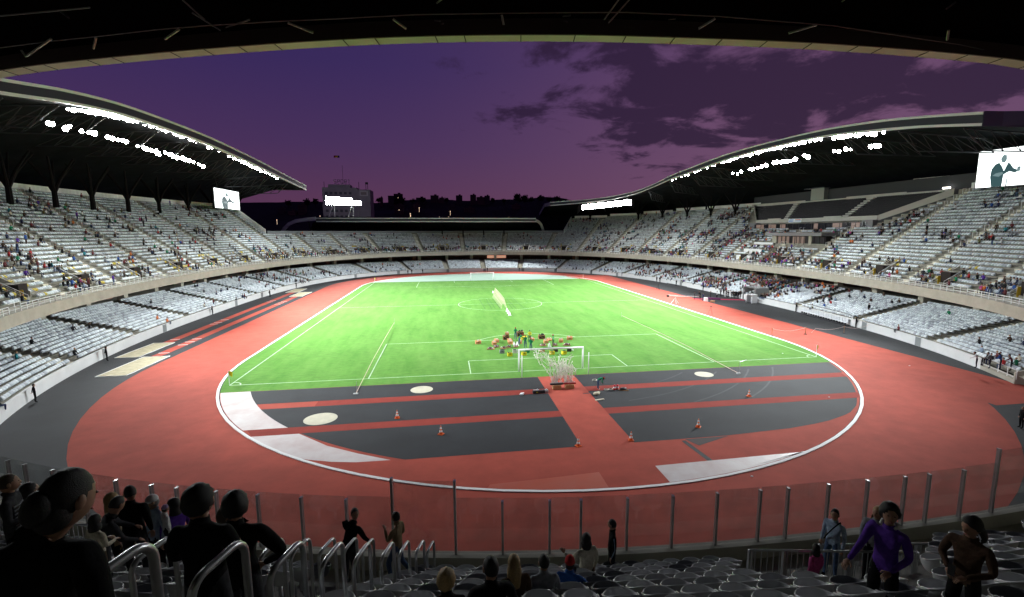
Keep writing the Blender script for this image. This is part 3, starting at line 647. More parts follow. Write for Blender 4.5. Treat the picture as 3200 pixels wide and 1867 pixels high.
st = [(tuple(at(a, b_, NZ+.6)), tuple(at(c, d_, NZ+.2))) for a, b_, c, d_ in ((1955, -30, 1888, 62), (1975, -10, 1902, 72), (570, 0, 640, 62), (600, 40, 690, 96), (1365, 10, 1390, -10), (2985, 8, 2958, 28), (2632, 5, 2652, -12), (700, 88, 780, 62), (1350, 64, 1376, 67), (1366, 80, 1386, 74), (1755, 52, 1782, 49), (1752, 66, 1772, 68), (2085, 62, 2110, 60), (0, 50, 280, 24), (190, 38, 215, 56))]
for q in st: near_beam('brace', [q], .03)

# far small roof
FRt = [(-74, 111, 16.8), (-73.5, 108.5, 18.5), (-71.5, 106, 20.2), (-68, 103, 21.0), (-62.0, 101, 21.6)]
farroof = empty('far_roof_canopy', (0, 0, 0), 0, 'low flat canopy with white edge lines over the far end stand', 'roof')
xa, za = at(987.5, 678, 101, 1)[[0, 2]]; xb, zb_ = at(1674, 684.5, 101, 1)[[0, 2]]
for nm, f0, f1, m in (('white_trim', 1.0, .74, BANDW), ('dark_band', .74, .26, BANDD), ('white_trim', .26, 0, BANDW)):
    b = MB(); h = 1.75; z0 = (za+zb_)/2-h; b.box(((xa+xb)/2, 101+(0 if m is BANDD else -.05), z0+h*(f0+f1)/2), (xb-xa, .4, h*(f0-f1))); b.build(nm, m, farroof)
b = MB(); z0 = za-1.75
yb = 111.5
b.grid([[(xa, 101.2, z0+.02), (xb, 101.2, z0+.02)], [(xa-4, yb, z0-.5), (xb+3, yb, z0-.5)], [(xa-6, yb+4, z0-3), (xb+5, yb+4, z0-3)], [(xa-6, yb+5, 10), (xb+5, yb+5, 10)]]); b.grid([[(xa, 101.2, za-.02), (xb, 101.2, za-.02)], [(xa-4, yb+4, za), (xb+3, yb+4, za)], [(xa-4, yb+8, 10), (xb+3, yb+8, 10)]]); b.build('canopy_shell', SOFF, farroof)
for pts, hh in (([(987.5, 684), (960, 686), (925, 691), (903, 700), (888, 715), (880, 729)], 1.5), ([(1674, 689), (1684, 694), (1691, 702), (1696, 714), (1699, 727)], 1.2)):
    rows = []
    for i, (px, py) in enumerate(pts):
        f_ = i/(len(pts)-1); q = at(px, py, 101+8*f_, 1); q2 = at(px+(0 if i < 2 else (5 if px < 1200 else -2)*f_), py, 101+8*f_, 1); h = hh*(1-.25*f_)
        tdir = np.array(at(*pts[min(i+1, len(pts)-1)], 101+8*f_, 1))-np.array(at(*pts[max(i-1, 0)], 101+8*f_, 1)); tdir /= np.linalg.norm(tdir); nrm = np.array([-tdir[2], 0, tdir[0]])*h/2
        rows.append([q+nrm, q-nrm, q-nrm+[0, .5, 0], q+nrm+[0, .5, 0]])
    b = MB(); b.grid(rows, close=True); b.build('curved_end', BANDW, farroof)
k = 0
for x in np.linspace(xa-4, xb-4, 11):
    b = MB(); b.tube([(x, 107.5, 13.0), (x, 107.8, 17.0), (x, 105, 20.2)], [.35, .3, .2], 6); b.build('support_column', TREE, farroof)

# ------------------------------------------------------------------ floodlights
LAMP = mat('lamp_glow', (1, 1, 1), .5, emit=(1.0, 1.0, 0.97), estr=120.0)
proto = None; nl = [0]
def floodlight(pos, aim, label, group, r=.42):
    global proto
    d = np.array(aim, float)-np.array(pos, float); d /= np.linalg.norm(d)
    if proto is None:
        proto = empty('floodlight'); b = MB(); b.lathe([(r*.35, -.45), (r*.75, -.35), (r*1.02, 0), (r*1.06, .05), (r*.97, .06)], seg=14); hs_ = b.build('housing', DSTEEL, proto)
        b = MB(); b.lathe([(r*.9, .02), (r*.96, .065), (r*.4, .09)], seg=14); b.build('lens', LAMP, hs_); b = MB(); b.tube([(-r*1.15, 0, 0), (-r*1.15, 0, -.3), (0, 0, -.7), (r*1.15, 0, -.3), (r*1.15, 0, 0)], .03, 4); b.build('bracket', DSTEEL, proto); o = proto
    else: o = copy_tree(proto)
    o.location = [float(q) for q in pos]; o.rotation_euler = Vector(d).to_track_quat('Z', 'Y').to_euler(); tag(o, label, 'floodlight', group); return o
def lamp_row(runs, x, side, where, rr=1.0):
    """runs: list of (px0, py0, px1, py1, n) along the lamp row as seen in the photo"""
    k = 0
    for (a, b_, c, d_, n) in runs:
        for i in range(n):
            f = i/max(1, n-1); q = at(a+(c-a)*f+RS.normal()*1.2, b_+(d_-b_)*f+RS.normal()*1.6, x+RS.normal()*.15, 0); k += 1
            o = floodlight(q, (-11*side*0+CAM[0]*.35, CAM[1]*.45+q[1]*.25, 6), 'round floodlight %s, %s from its left end' % (where, ordw(k)), 'floodlights '+where); o.scale = (rr*(.65+.55*RS.rand()),)*3
GL = 'on the edge of the left roof'; 
lamp_row([(210, 342, 232, 343, 2), (245, 344, 288, 352, 5), (300, 352, 372, 368, 10), (388, 371, 452, 384, 6), (462, 391, 500, 401, 5), (506, 402, 572, 428, 10), (584, 432, 614, 442, 4), (624, 446, 640, 452, 2), (650, 458, 682, 466, 4), (686, 470, 698, 476, 2), (703, 478, 730, 492, 5), (732, 494, 800, 528, 12), (806, 530, 826, 537, 3), (832, 540, 866, 557, 5)], -61.2, -1, GL, .74)
lamp_row([(150, 383, 163, 387, 2), (205, 403, 218, 397, 2), (254, 410, 258, 411, 1), (275, 413, 296, 419, 3), (336, 432, 350, 435, 2), (368, 437, 396, 443, 3), (430, 455, 436, 456, 1), (446, 461, 500, 481, 8), (516, 481, 530, 485, 2), (540, 490, 552, 492, 2), (562, 494, 590, 504, 4), (604, 509, 634, 520, 3)], -64.5, -1, 'on the inner truss of the left roof', .85)
lamp_row([(2762, 416, 2755, 417, 1), (2735, 420, 2690, 421, 5), (2684, 424, 2648, 428, 4), (2635, 430, 2608, 432, 3), (2566, 436, 2552, 437, 2), (2545, 438, 2515, 445, 3), (2505, 446, 2440, 460, 7), (2430, 462, 2370, 478, 6), (2364, 480, 2320, 490, 5), (2314, 492, 2262, 506, 6), (2254, 508, 2180, 532, 9), (2172, 536, 2160, 540, 1), (2150, 542, 2092, 566, 7)], 58.9, 1, 'on the edge of the right roof', .74)
lamp_row([(2746, 455, 2722, 457, 3), (2660, 466, 2640, 467, 2), (2625, 471, 2606, 472, 2), (2526, 489, 2512, 490, 2), (2484, 500, 2418, 510, 7), (2396, 517, 2390, 518, 1), (2380, 520, 2342, 531, 4), (2316, 537, 2314, 538, 1), (2304, 542, 2292, 543, 2)], 62.5, 1, 'on the inner truss of the right roof', .85)
k = 0
for i in range(26):                      # crowded bank near the far tip of the right roof
    f = i/25; px, py = 1822+148*f, 648-16*f
    for row in (0, 1):
        q0 = at(px, py-4+row*9, 96, 1); e_ = min(range(64), key=lambda j: abs(project((ER[j, 0], ER[j, 1], ER[j, 3]))[0]-px)); dd = ER[e_, :2]-CAM[:2]; dist = np.linalg.norm(dd)+1.0
        rr_ = ray(px, py-4+row*9); q = CAM+rr_*dist/np.linalg.norm(rr_[:2]); k += 1
        o = floodlight(q, (0, -10, 0), 'floodlight in the packed bank at the right roof tip, %s by rows' % ordw(k), 'floodlights at the far tip of the right roof'); o.scale = (.95,)*3
bank = empty('floodlight_rig', (0, 0, 0), 0, 'steel frame standing on the far canopy and carrying a row of floodlights', 'rig')
b = MB()
for x0, y0, x1, y1 in ((1046, 640, 1046, 680), (1104, 644, 1105, 682), (1040, 640, 1027, 680), (1099, 644, 1088, 682), (1020, 640, 1126, 644), (1020, 616, 1126, 630)):
    b = MB(); b.tube([at(x0, y0, 110, 1), at(x1, y1, 110, 1)], .16, 6); b.build('strut', mat('pale_steel', (0.6, 0.6, 0.6), .4, metal=.2), bank)
k = 0
for r_, (px0, px1, py0, py1, n) in enumerate(((1020, 1098, 617, 623, 13), (1020, 1126, 627, 632, 17), (1022, 1126, 637, 639, 16))):
    for i in range(n):
        f = i/(n-1); k += 1; o = floodlight(at(px0+(px1-px0)*f, py0+(py1-py0)*f, 109.6, 1), (0, -20, 0), 'floodlight on the frame above the far canopy, %s by rows' % ordw(k), 'floodlights above the far canopy'); o.scale = (.95,)*3
SP = 150000.0
for i, y in enumerate((-27, -18, -8, 2, 12, 24, 38, 56)):
    z = float(np.interp(y, [q[0] for q in LT], [q[2] for q in LT]))-.9
    spot('flood_or_fill_beam', (-59.6, y, z), (-14 if i % 2 else -26, y*.9-12+(i % 3)*11, 0), SP*(1.1 if i < 4 else .8), 76, 1.0)
for i, y in enumerate((-33, -23, -12, 0, 11, 23, 37, 54)):
    z = float(np.interp(y, [q[1] for q in RT], [q[3] for q in RT]))-.9
    spot('flood_or_fill_beam', (57.4-(.8 if y > 45 else 0), y, z), (14 if i % 2 else 26, y*.9-12+(i % 3)*11, 0), SP*(1.0 if i < 4 else .8), 76, 1.0)
for x, y in ((-59.6, -30), (57.4, -36)): spot('flood_or_fill_beam', (x, y, 30.5), (x*.32, -66, 0), SP*.34, 88, 1.0)
for x in (-59, 56.8):
    for y in (-22, 8, 38): spot('flood_or_fill_beam', (x, y, 31.5), (x*.93, y*1.1, 0), SP*.15, 110, 1.0)
for x in (-59, 56.8):
    for y, y2 in ((-25, -36), (12, 8), (48, 50)): spot('flood_or_fill_beam', (x, y, 31.8), (-x*.95, y2, 0), SP*.62, 32, 1.0)
for q, tgt, pw in (((-59.5, -60, 28.6), (4, -34, 0), .42), ((56.8, -47, 28.6), (-8, -36, 0), .36), ((-46, -70, 22.6), (-6, -52, 0), .22), ((47, -74.5, 22.6), (10, -56, 0), .22)): spot('flood_or_fill_beam', q, tgt, SP*pw, 72, 1.0)
spot('flood_or_fill_beam', (-52, 109, 33.0), (-66, 190, 32), 16000, 60, .8)  # added fill lamp that brightens the tower, no fixture faces this way
for x, y in ((36.5, 93.0), (43, 85.5)): spot('flood_or_fill_beam', (x, y, 26.3), (-2, 76, 0), SP*.6, 80, 1.0)
for x in (-58, -50): spot('flood_or_fill_beam', (x, 108.5, 27.5), (-24, 74, 0), SP*.5, 76, 1.0)

# ------------------------------------------------------------------ screens
def screen(quad, depth_dir, label):
    """quad: bl, br, tr, tl in world"""
    bl, br, tr, tl = [np.array(q, float) for q in quad]; X = br-bl; Wd = np.linalg.norm(X); X /= Wd; Z = np.array([0, 0, 1.]); Hh = (tl-bl)[2]; nrm = np.cross(X, Z)
    s = empty('video_screen', bl, 0, label, 'screen'); o = np.zeros(3); b = MB(); b.box(X*Wd/2+Z*Hh/2-nrm*.35, (Wd+.3, .5, Hh+.3), (X, nrm, Z)); b.build('cabinet', BLACK, s)
    b = MB(); b.add([o, X*Wd, X*Wd+Z*Hh, Z*Hh], [(0, 1, 2, 3)]); b.build('picture', mat('screen_white', (1, 1, 1), .5, emit=(.92, 1.0, 1.0), estr=2.2), s)
    dk = mat('screen_suit', (0, 0, 0), .5, emit=(.02, .07, .08), estr=1); md = mat('screen_grey', (0, 0, 0), .5, emit=(.16, .25, .26), estr=1)
    def P(u, v, o_=.02): return X*Wd*u+Z*Hh*v+nrm*o_
    b = MB()
    body = [(.30, 0), (.26, .28), (.27, .48), (.33, .60), (.40, .64), (.46, .52), (.50, .40), (.53, .52), (.56, .62), (.60, .58), (.66, .46), (.74, .40), (.72, .46), (.78, .50), (.77, .38), (.70, .33), (.60, .38), (.54, .34), (.50, .30), (.49, 0)]
    b.add([P(u, v) for u, v in body], [tuple(range(len(body)))]); b.add([P(u, v) for u, v in ((.555, 0), (.58, 0), (.575, .30), (.565, .30))], [(0, 1, 2, 3)]); b.build('picture_figure', dk, s)
    b = MB(); b.add([P(u, v, .03) for u, v in ((.44, .64), (.42, .74), (.46, .84), (.52, .82), (.53, .70), (.50, .62))], [(0, 1, 2, 3, 4, 5)]); b.add([P(u, v, .03) for u, v in ((.72, .36), (.78, .36), (.79, .47), (.73, .44))], [(0, 1, 2, 3)]); b.add([P(u, v, .03) for u, v in ((.30, .30), (.42, .26), (.50, .34), (.47, .38), (.36, .36))], [(0, 1, 2, 3, 4)]); b.build('picture_detail', md, s)
    b = MB(); b.tube([X*Wd*.2+Z*(Hh+.1)-nrm*.3, X*Wd*.2+Z*(Hh+6)-nrm*1.5], .1, 5); b.tube([X*Wd*.8+Z*(Hh+.1)-nrm*.3, X*Wd*.8+Z*(Hh+6)-nrm*1.5], .1, 5); b.build('hanger', DSTEEL, s)
xL = -75
screen((at(673, 649, -74.5, 0), at(750, 657, -74.5, 0), at(746, 594, -74.5, 0), at(669, 587, -74.5, 0)), 1, 'big lit video screen hanging at the far end of the left stand roof')
q0 = at(3047, 591, 75, 0); q1 = q0+np.array([.9, -7.2, 0]); 
screen(((q0[0], q0[1], 22.6), (q1[0], q1[1], 22.6), (q1[0], q1[1], 28.4), (q0[0], q0[1], 28.4)), 1, 'large lit video screen cut off by the right edge of the photo')

# ------------------------------------------------------------------ guest boxes on the right stand
vip = empty('guest_balcony', (76, 0, 17.9), 0, 'dark seating balcony with a pale parapet on the right stand', 'balcony')
GREYW = mat('pale_parapet', (0.50, 0.48, 0.44), .7, noise=.1, scale=.6); DKSEAT = mat('dark_terrace', (0.022, 0.020, 0.024), .8); GLASSD = mat('dark_glass', (0.02, 0.02, 0.025), .12, spec=.6)
def wpoly(b, pts, mi=0): b.add([np.array(q, float)-[76, 0, 17.9] for q in pts], [tuple(range(len(pts)))], mi)
yl, yr = 22.2, -17.4
b = MB(); b.box((.0, (yl+yr)/2, .45), (.3, yl-yr, .92))
for yy in (14.5, -5.5): b.box((-.003, yy, 1.0), (.31, 5.0, .3))
b.build('parapet', GREYW, vip)
b = MB()
wq = [(76, yr, 17.75), (76, yr, 18.85), (82, -27.1, 23.5), (82, -27.1, 22.15)]
wpoly(b, wq); wpoly(b, [(q[0]+.15, q[1]+.12, q[2]) for q in wq][::-1])
for i in range(4): a, c = wq[i], wq[(i+1) % 4]; wpoly(b, [a, (a[0]+.15, a[1]+.12, a[2]), (c[0]+.15, c[1]+.12, c[2]), c])
b.build('wing_wall', GREYW, vip)
b = MB(); wpoly(b, [(76.02, yr+.05, 17.75), (82.02, -27.05, 22.15), (82.02, -27.05, 12), (76.02, yr+.05, 12)]); b.build('wing_base', mat('grey_render', (0.06, 0.06, 0.065), .8), vip)
b = MB(); wq = [(76, yl, 17.75), (76, yl, 18.7), (82, 32.5, 23.9), (82, 32.5, 22.9)]; wpoly(b, wq); wpoly(b, [(q[0]+.15, q[1]-.1, q[2]) for q in wq][::-1]); b.build('wing_wall', GREYW, vip)
def rowspan(k): f = (k+.5)/10; return yr-9.2*f+.3, yl+9.8*f-.3      # right and left end of bank row k
b = MB()
for k in range(10): y0, y1 = rowspan(k); b.box((.15+.575*k+.29, (y0+y1)/2, .25+.23*k), (.575, y1-y0, .5+.46*k))
b.build('seating_steps', DKSEAT, vip)
b = MB()
for k in range(10):
    y0, y1 = rowspan(k)
    for y in np.arange(y0+.4, y1-.2, .55):
        if min(abs(y-(10.5+.35*k)), abs(y-(-8.2-.15*k))) < 1.2: continue
        b.box((.15+.575*k+.45, y, .82+.46*k), (.07, .44, .36)); b.box((.15+.575*k+.28, y, .72+.46*k), (.28, .42, .06))
o = b.build('balcony_seat', mat('charcoal_seat', (0.020, 0.018, 0.022), .6), vip); tag(o, kind='stuff')
b = MB()
for yy, sl in ((10.5, .35), (-8.2, -.15)):
    for k in range(10): b.box((.15+.575*k+.29, yy+sl*k, .5+.46*k), (.57, 1.7, .62))
b.build('balcony_stair', GREYW, vip)
b = MB()
for p0, p1, t0, t1, h_ in ((2351, 2514, 640, 627, .7), (2514, 2645, 630, 619, .28), (2645, 2830, 616, 600, .75), (2830, 2975, 603, 592, .35)):
    A = at(p0, t0, 82.1, 0)-[76, 0, 17.9]; B_ = at(p1, t1, 82.1, 0)-[76, 0, 17.9]
    b.add([A, B_, B_-[0, 0, h_], A-[0, 0, h_], A+[.3, 0, 0], B_+[.3, 0, 0], B_+[.3, 0, -h_], A+[.3, 0, -h_]], [(0, 1, 2, 3), (7, 6, 5, 4), (0, 4, 5, 1), (2, 6, 7, 3)])
b.build('rear_parapet', GREYW, vip)
b = MB(); b.box((9.5, 1, 6.0), (5, 66, 4.2)); b.build('rear_building', mat('rear_building_grey', (0.035, 0.038, 0.045), .7), vip)
q = at(2555, 624, 82, 0)-[76, 0, 17.9]; b = MB(); b.box((6.4, q[1], q[2]+1.3), (1.2, 4.4, 2.9)); b.build('camera_cabin', mat('cabin_grey', (0.30, 0.32, 0.30), .7), vip); b = MB(); b.box((6.4, q[1]+1, q[2]+2.85), (2.0, 6.6, .2)); b.build('cabin_roof', BANDD, vip)
A = at(2855, 578, 83.4, 0)-[76, 0, 17.9]; B_ = at(2990, 568, 83.4, 0)-[76, 0, 17.9]; nW = 6
for i in range(nW):
    f = (i+.5)/nW; c_ = A+(B_-A)*f; b = MB(); b.box((c_[0]-.05, c_[1], c_[2]+.2), (.05, abs(B_[1]-A[1])/nW-.25, 1.7)); wn = b.build('window_glass', mat('booth_glass', (0.03, 0.05, 0.12), .1, spec=.8), vip)
    b = MB(); b.box((c_[0]-.08, c_[1]+abs(B_[1]-A[1])/nW/2, c_[2]+.2), (.1, .14, 1.8)); b.box((c_[0]-.08, c_[1], c_[2]+1.15), (.1, abs(B_[1]-A[1])/nW, .12)); b.build('window_frame', GREYW, wn)
q = at(2958, 588, 82.3, 0)-[76, 0, 17.9]; b = MB(); b.box(q, (.3, 1.3, .3)); b.build('work_lamp', mat('work_lamp_glow', (1, 1, 1), .5, emit=(1, .95, .85), estr=6), vip)
# glass front below the balcony
WARM = mat('warm_window', (0.10, 0.07, 0.06), .3, emit=(0.55, 0.36, 0.28), estr=.28, noise=.4, scale=.8)
b = MB(); b.box((-1.2, 2.5, -1.1), (.1, 37, 1.5)); b.build('lounge_glass', GLASSD, vip)
b = MB()
for y, w_ in ((18.6, 3.4), (13.4, 3.0), (9.3, 2.0), (-2.2, 1.4), (-8.5, 2.6), (-13.4, 2.2)): b.box((-1.27, y, -1.1), (.03, w_, 1.3))
b.build('lit_window', WARM, vip)
for y in np.arange(-15.5, 21, 2.1): b = MB(); b.box((-1.3, y, -1.1), (.08, .12, 1.5)); b.build('mullion', DSTEEL, vip)
b = MB(); b.box((-.1, yl-.2, -.9), (2.2, 3.0, 1.9)); b.build('pier', mat('pier_grey', (0.22, 0.22, 0.23), .8), vip); b = MB(); b.box((0, -16.2, -.9), (2.3, 2.6, 1.9)); b.build('pier', mat('pier_grey', (0.22, 0.22, 0.23), .8), vip)
ban = MB(); ban.box((-.2, 6.4, .42), (.03, 4.6, .95)); o = ban.build('banner', mat('banner_white', (0.75, 0.78, 0.85), .6)); o.location = (76, 0, 17.9); tag(o, 'small white banner with red and blue marks hung on the balcony parapet', 'banner')
m_ = MB(); m_.box((-.22, 7.6, .62), (.01, 1.5, .16)); m_.box((-.22, 7.7, .3), (.01, 1.6, .18)); m_.build('blue_mark', mat('banner_blue', (0.08, 0.22, 0.62), .6), o); m_ = MB(); m_.box((-.22, 5.3, .66), (.01, 1.9, .2)); m_.build('red_mark', mat('banner_red', (0.65, 0.12, 0.08), .6), o); m_ = MB(); m_.box((-.22, 5.3, .34), (.01, 2.0, .1)); m_.build('blue_mark', MATS['banner_blue'], o)
# lounge with slab roof further down
lng = empty('lounge_box', (70, -2.3, 12.6), 0, 'grey slab roofed glass lounge set low in the right upper stand', 'lounge')
b = MB(); b.box((.6, 0, 2.35), (4.6, 18.6, .75)); b.build('slab_roof', mat('slab_grey', (0.20, 0.20, 0.21), .7), lng); b = MB(); b.box((1.6, 0, 1.0), (3.0, 17.0, 2.0)); b.build('dark_interior', DKSEAT, lng)
b = MB(); [b.box((.05, y, .95), (.05, 1.1, 1.7)) for y in (6.2, 4.8, 3.4, 1.0, -.4, -1.8)]; b.build('lit_window', WARM, lng)
for y in np.arange(-8.2, 8.4, 1.5): b = MB(); b.box((.0, y, 1.0), (.12, .14, 2.0)); b.build('mullion', DSTEEL, lng)
for y, w_ in ((7.9, 1.6), (-4.2, .9)): b = MB(); b.box((0, y, 1.0), (.3, w_, 2.0)); b.build('pier', CONC, lng)
# stepped white press desks
for i, (x, y0, y1, z) in enumerate(((69.3, 12.6, 5.2, 11.6), (66.6, 12.8, 5.6, 9.9), (64.2, 12.4, 6.0, 8.3))):
    d_ = empty('press_desk', (x, (y0+y1)/2, z), 0, ('topmost', 'middle', 'lowest')[i]+' of three stepped white press desks on the right stand', 'desk', 'stepped press desks'); b = MB(); b.box((0, 0, .55), (.25, y0-y1, 1.3)); b.build('front_panel', WWALL, d_); b = MB(); b.box((.4, 0, 1.22), (.8, y0-y1, .06)); b.build('desk_top', WWALL, d_)

# ------------------------------------------------------------------ beyond the stadium
tw = empty('office_tower', (-67, 190, 0), 0, 'grey concrete tower block behind the far stand with letters on its roof', 'building')
TWM = mat('tower_render', (0.36, 0.34, 0.35), .9, noise=.2, scale=.15)
x0 = at(1012, 690, 190, 1)[0]+67; x1 = at(1120, 690, 190, 1)[0]+67; x2 = at(1160, 683, 190, 1)[0]+67; zt = at(1100, 587, 190, 1)[2]; zt2 = at(1060, 575, 190, 1)[2]
b = MB(); b.box(((x0+x1)/2, 8, zt/2), (x1-x0, 16, zt)); b.box(((x1+x2)/2, 7, zt/2-.5), (x2-x1, 13, zt-1)); b.box(((x0+x1)/2-1, 8, (zt+zt2)/2), (12, 8, zt2-zt)); b.build('wall', TWM, tw)
b = MB(); b.box((0, 0, 0), (1.5, .05, 1.4)); w0 = b.build('window', mat('tower_window', (0.10, 0.105, 0.12), .3), tw); w0.location = (x0+2.2, -.02, zt-3.2)
for r_ in range(8):
    for c_ in range(6):
        if r_+c_: o = w0.copy(); C.objects.link(o); o.parent = tw; o.location = (x0+2.2+c_*2.6, -.02, zt-3.2-r_*3.3)
b = MB(); b.box(((x1+x2)/2, .4, zt-3.2), (4.6, .2, 2.8)); b.build('sign_frame', mat('sign_pale', (0.62, 0.60, 0.58), .6), tw); b = MB(); b.box(((x1+x2)/2, .27, zt-3.2), (3.2, .1, 1.6)); b.build('sign_panel', mat('sign_brown', (0.30, 0.26, 0.24), .6), tw)
b = MB(); [b.tube([(x, 3, zt-1), (x, 3, zt+3.4)], .14, 4) for x in (x0+.6, x1+.7, x2-2.6, x2-1.6)]; b.box((x2-2.1, 3, zt+2.8), (1.6, .3, 1.2)); b.build('antenna', DSTEEL, tw)
b = MB(); b.tube([((x0+x1)/2+1, 6, zt2), ((x0+x1)/2+1, 6, zt2+11)], .08, 4); b.build('flagpole', DSTEEL, tw)
f3 = at(1052, 490, 196, 1)-np.array([67*-1-0, 190, 0])*0
fl = empty('flag', (f3[0]-1.6, 196, f3[2]), 0, 'small blue yellow and red flag flying above the grey tower', 'flag')
for i, cc_ in enumerate(((0.30, 0.02, 0.02), (0.45, 0.30, 0.03), (0.02, 0.02, 0.10))):
    b = MB(); b.grid([[(i*1.05+j*.35, .1*math.sin(i*3+j), z) for j in range(4)] for z in (-.6, .6)]); b.build('flag_stripe', mat('flag_%d' % i, cc_, .8), fl)
def letters(word, x, y, z, h, m, parent):
    G = {'S': [(1, 1, 0, 1), (0, 1, 0, .5), (0, .5, 1, .5), (1, .5, 1, 0), (1, 0, 0, 0)], 'P': [(0, 0, 0, 1), (0, 1, 1, 1), (1, 1, 1, .5), (1, .5, 0, .5)], 'O': [(0, 0, 0, 1), (0, 1, 1, 1), (1, 1, 1, 0), (1, 0, 0, 0)], 'R': [(0, 0, 0, 1), (0, 1, 1, 1), (1, 1, 1, .5), (1, .5, 0, .5), (.3, .5, 1, 0)], 'T': [(0, 1, 1, 1), (.5, 1, .5, 0)]}
    for i, ch in enumerate(word):
        b = MB()
        for a, c, d_, e_ in G[ch]: b.tube([(x+i*h*.95+a*h*.6, y, z+c*h), (x+i*h*.95+d_*h*.6, y, z+e_*h)], h*.07, 4)
        b.tube([(x+i*h*.95+.3*h, y+.2, z-h*.3), (x+i*h*.95+.3*h, y+.2, z+h*.2)], h*.04, 4); b.build('roof_letter', m, parent)
letters('SPORT', x0+6.2, 2.5, zt2+.5, 2.0, mat('letter_pale', (0.20, 0.18, 0.22), .7), tw)
HILL = mat('hill_dark', (0.012, 0.013, 0.012), .95, noise=.6, scale=.02, detail=10)
def hill(name, crest, y, depth, z0=-2):
    """crest: list of (px, py) seen in the photo, standing at distance y"""
    pts = cat_interp(crest, 110); top = [at(q[0], q[1]+RS.rand()*1.3, y, 1) for q in pts]; b = MB(); rows = []
    for j, f in enumerate(np.linspace(0, 1, 7)):
        rows.append([(t[0]*(1-f*.15), y-depth*f, z0+(t[2]-z0)*((1-f)**.8)+(0 if j in (0, 6) else (RS.rand()-.5)*3)) for t in top])
    b.grid(rows); rows = [[(t[0], y, t[2]) for t in top], [(t[0]*1.1, y+depth, z0) for t in top]]; b.grid(rows); tag(b.build(name, HILL), kind='structure')
hill('hills', [(-400, 640), (200, 640), (700, 634), (860, 632), (960, 630), (1180, 634), (1260, 626), (1350, 622), (1460, 627), (1560, 624), (1640, 622), (1700, 616), (1760, 620), (1850, 640), (2000, 650), (3600, 660)], 620, 150)
hill('hills', [(-400, 668), (500, 660), (830, 655), (1100, 660), (1300, 654), (1480, 650), (1600, 640), (1690, 628), (1780, 640), (1900, 665), (3600, 670)], 430, 100)
k = 0
for px, py, w_, h_, lit in ((1212, 612, 46, 18, 0), (1230, 606, 28, 20, 1), (1187, 617, 8, 12, 0), (1300, 618, 30, 10, 0), (1345, 611, 26, 20, 0), (1372, 618, 16, 12, 0), (1425, 611, 20, 16, 0), (1470, 609, 18, 20, 0), (1490, 616, 24, 12, 0), (1515, 612, 16, 14, 0), (1232, 640, 30, 26, 1), (1290, 638, 22, 14, 0), (1400, 642, 24, 12, 0), (1450, 650, 34, 10, 0), (1600, 640, 26, 8, 0), (1275, 652, 18, 10, 1), (930, 640, 22, 14, 0), (900, 660, 24, 10, 0), (868, 650, 18, 10, 0)):
    y = 600 if py < 630 else 415; q = at(px, py, y, 1); q2 = at(px+w_, py+h_, y, 1); k += 1; Wd = q2[0]-q[0]
    bl = empty('town_block', ((q[0]+q2[0])/2, y, 0), 0, 'dim distant building on the hillside, %s listed along the skyline from the tower' % ordw(k), 'building', 'distant buildings on the dark hill')
    b = MB(); b.box((0, 4, q[2]/2), (Wd, 8, q[2])); b.box((Wd*.1, 4, q[2]+.8), (Wd*.3, 4, 1.6)); b.build('wall', mat('far_block_%d' % (k % 3), ((0.10, 0.045, 0.055), (0.05, 0.035, 0.05), (0.075, 0.04, 0.045))[k % 3], .9), bl)
    wproto = None
    for r_ in range(int(h_/6)+1):
        for c_ in range(int(w_/7)+1):
            if wproto is None: b = MB(); b.box((0, 0, 0), (.8, .06, 1.0)); wproto = b.build('window', mat('far_window', (0.015, 0.012, 0.02), .4), bl); o = wproto
            else: o = wproto.copy(); C.objects.link(o); o.parent = bl
            o.location = (-Wd/2+1.2+c_*Wd/(int(w_/7)+1), -.05, q[2]-2-r_*2.8)
    if lit: b = MB(); b.box((0, -.12, q[2]-5.5), (.7, .06, .7)); b.build('lit_window', mat('far_lit', (1, .8, .5), .5, emit=(1.0, .72, .45), estr=1.3), bl)
k = 0
for px, py in ((1282, 668), (1283, 673), (1407, 661), (1590, 680), (1605, 681), (1373, 679), (865, 688), (1402, 679), (1000, 676), (1310, 650)):
    q = at(px, py, 380, 1); k += 1; b = MB(); b.ell((0, 0, 0), (.35, .2, .35), 8, 5); b.tube([(0, .1, 0), (0, .1, -4)], .1, 4)
    o = b.build('street_lamp', mat('street_glow', (1, .8, .6), .5, emit=(1.0, .70, .45), estr=1.6)); o.location = q; tag(o, 'tiny lit street lamp on the dark hillside, %s from the left among them' % ordw(k), 'street lamp', 'street lamps on the far hill')
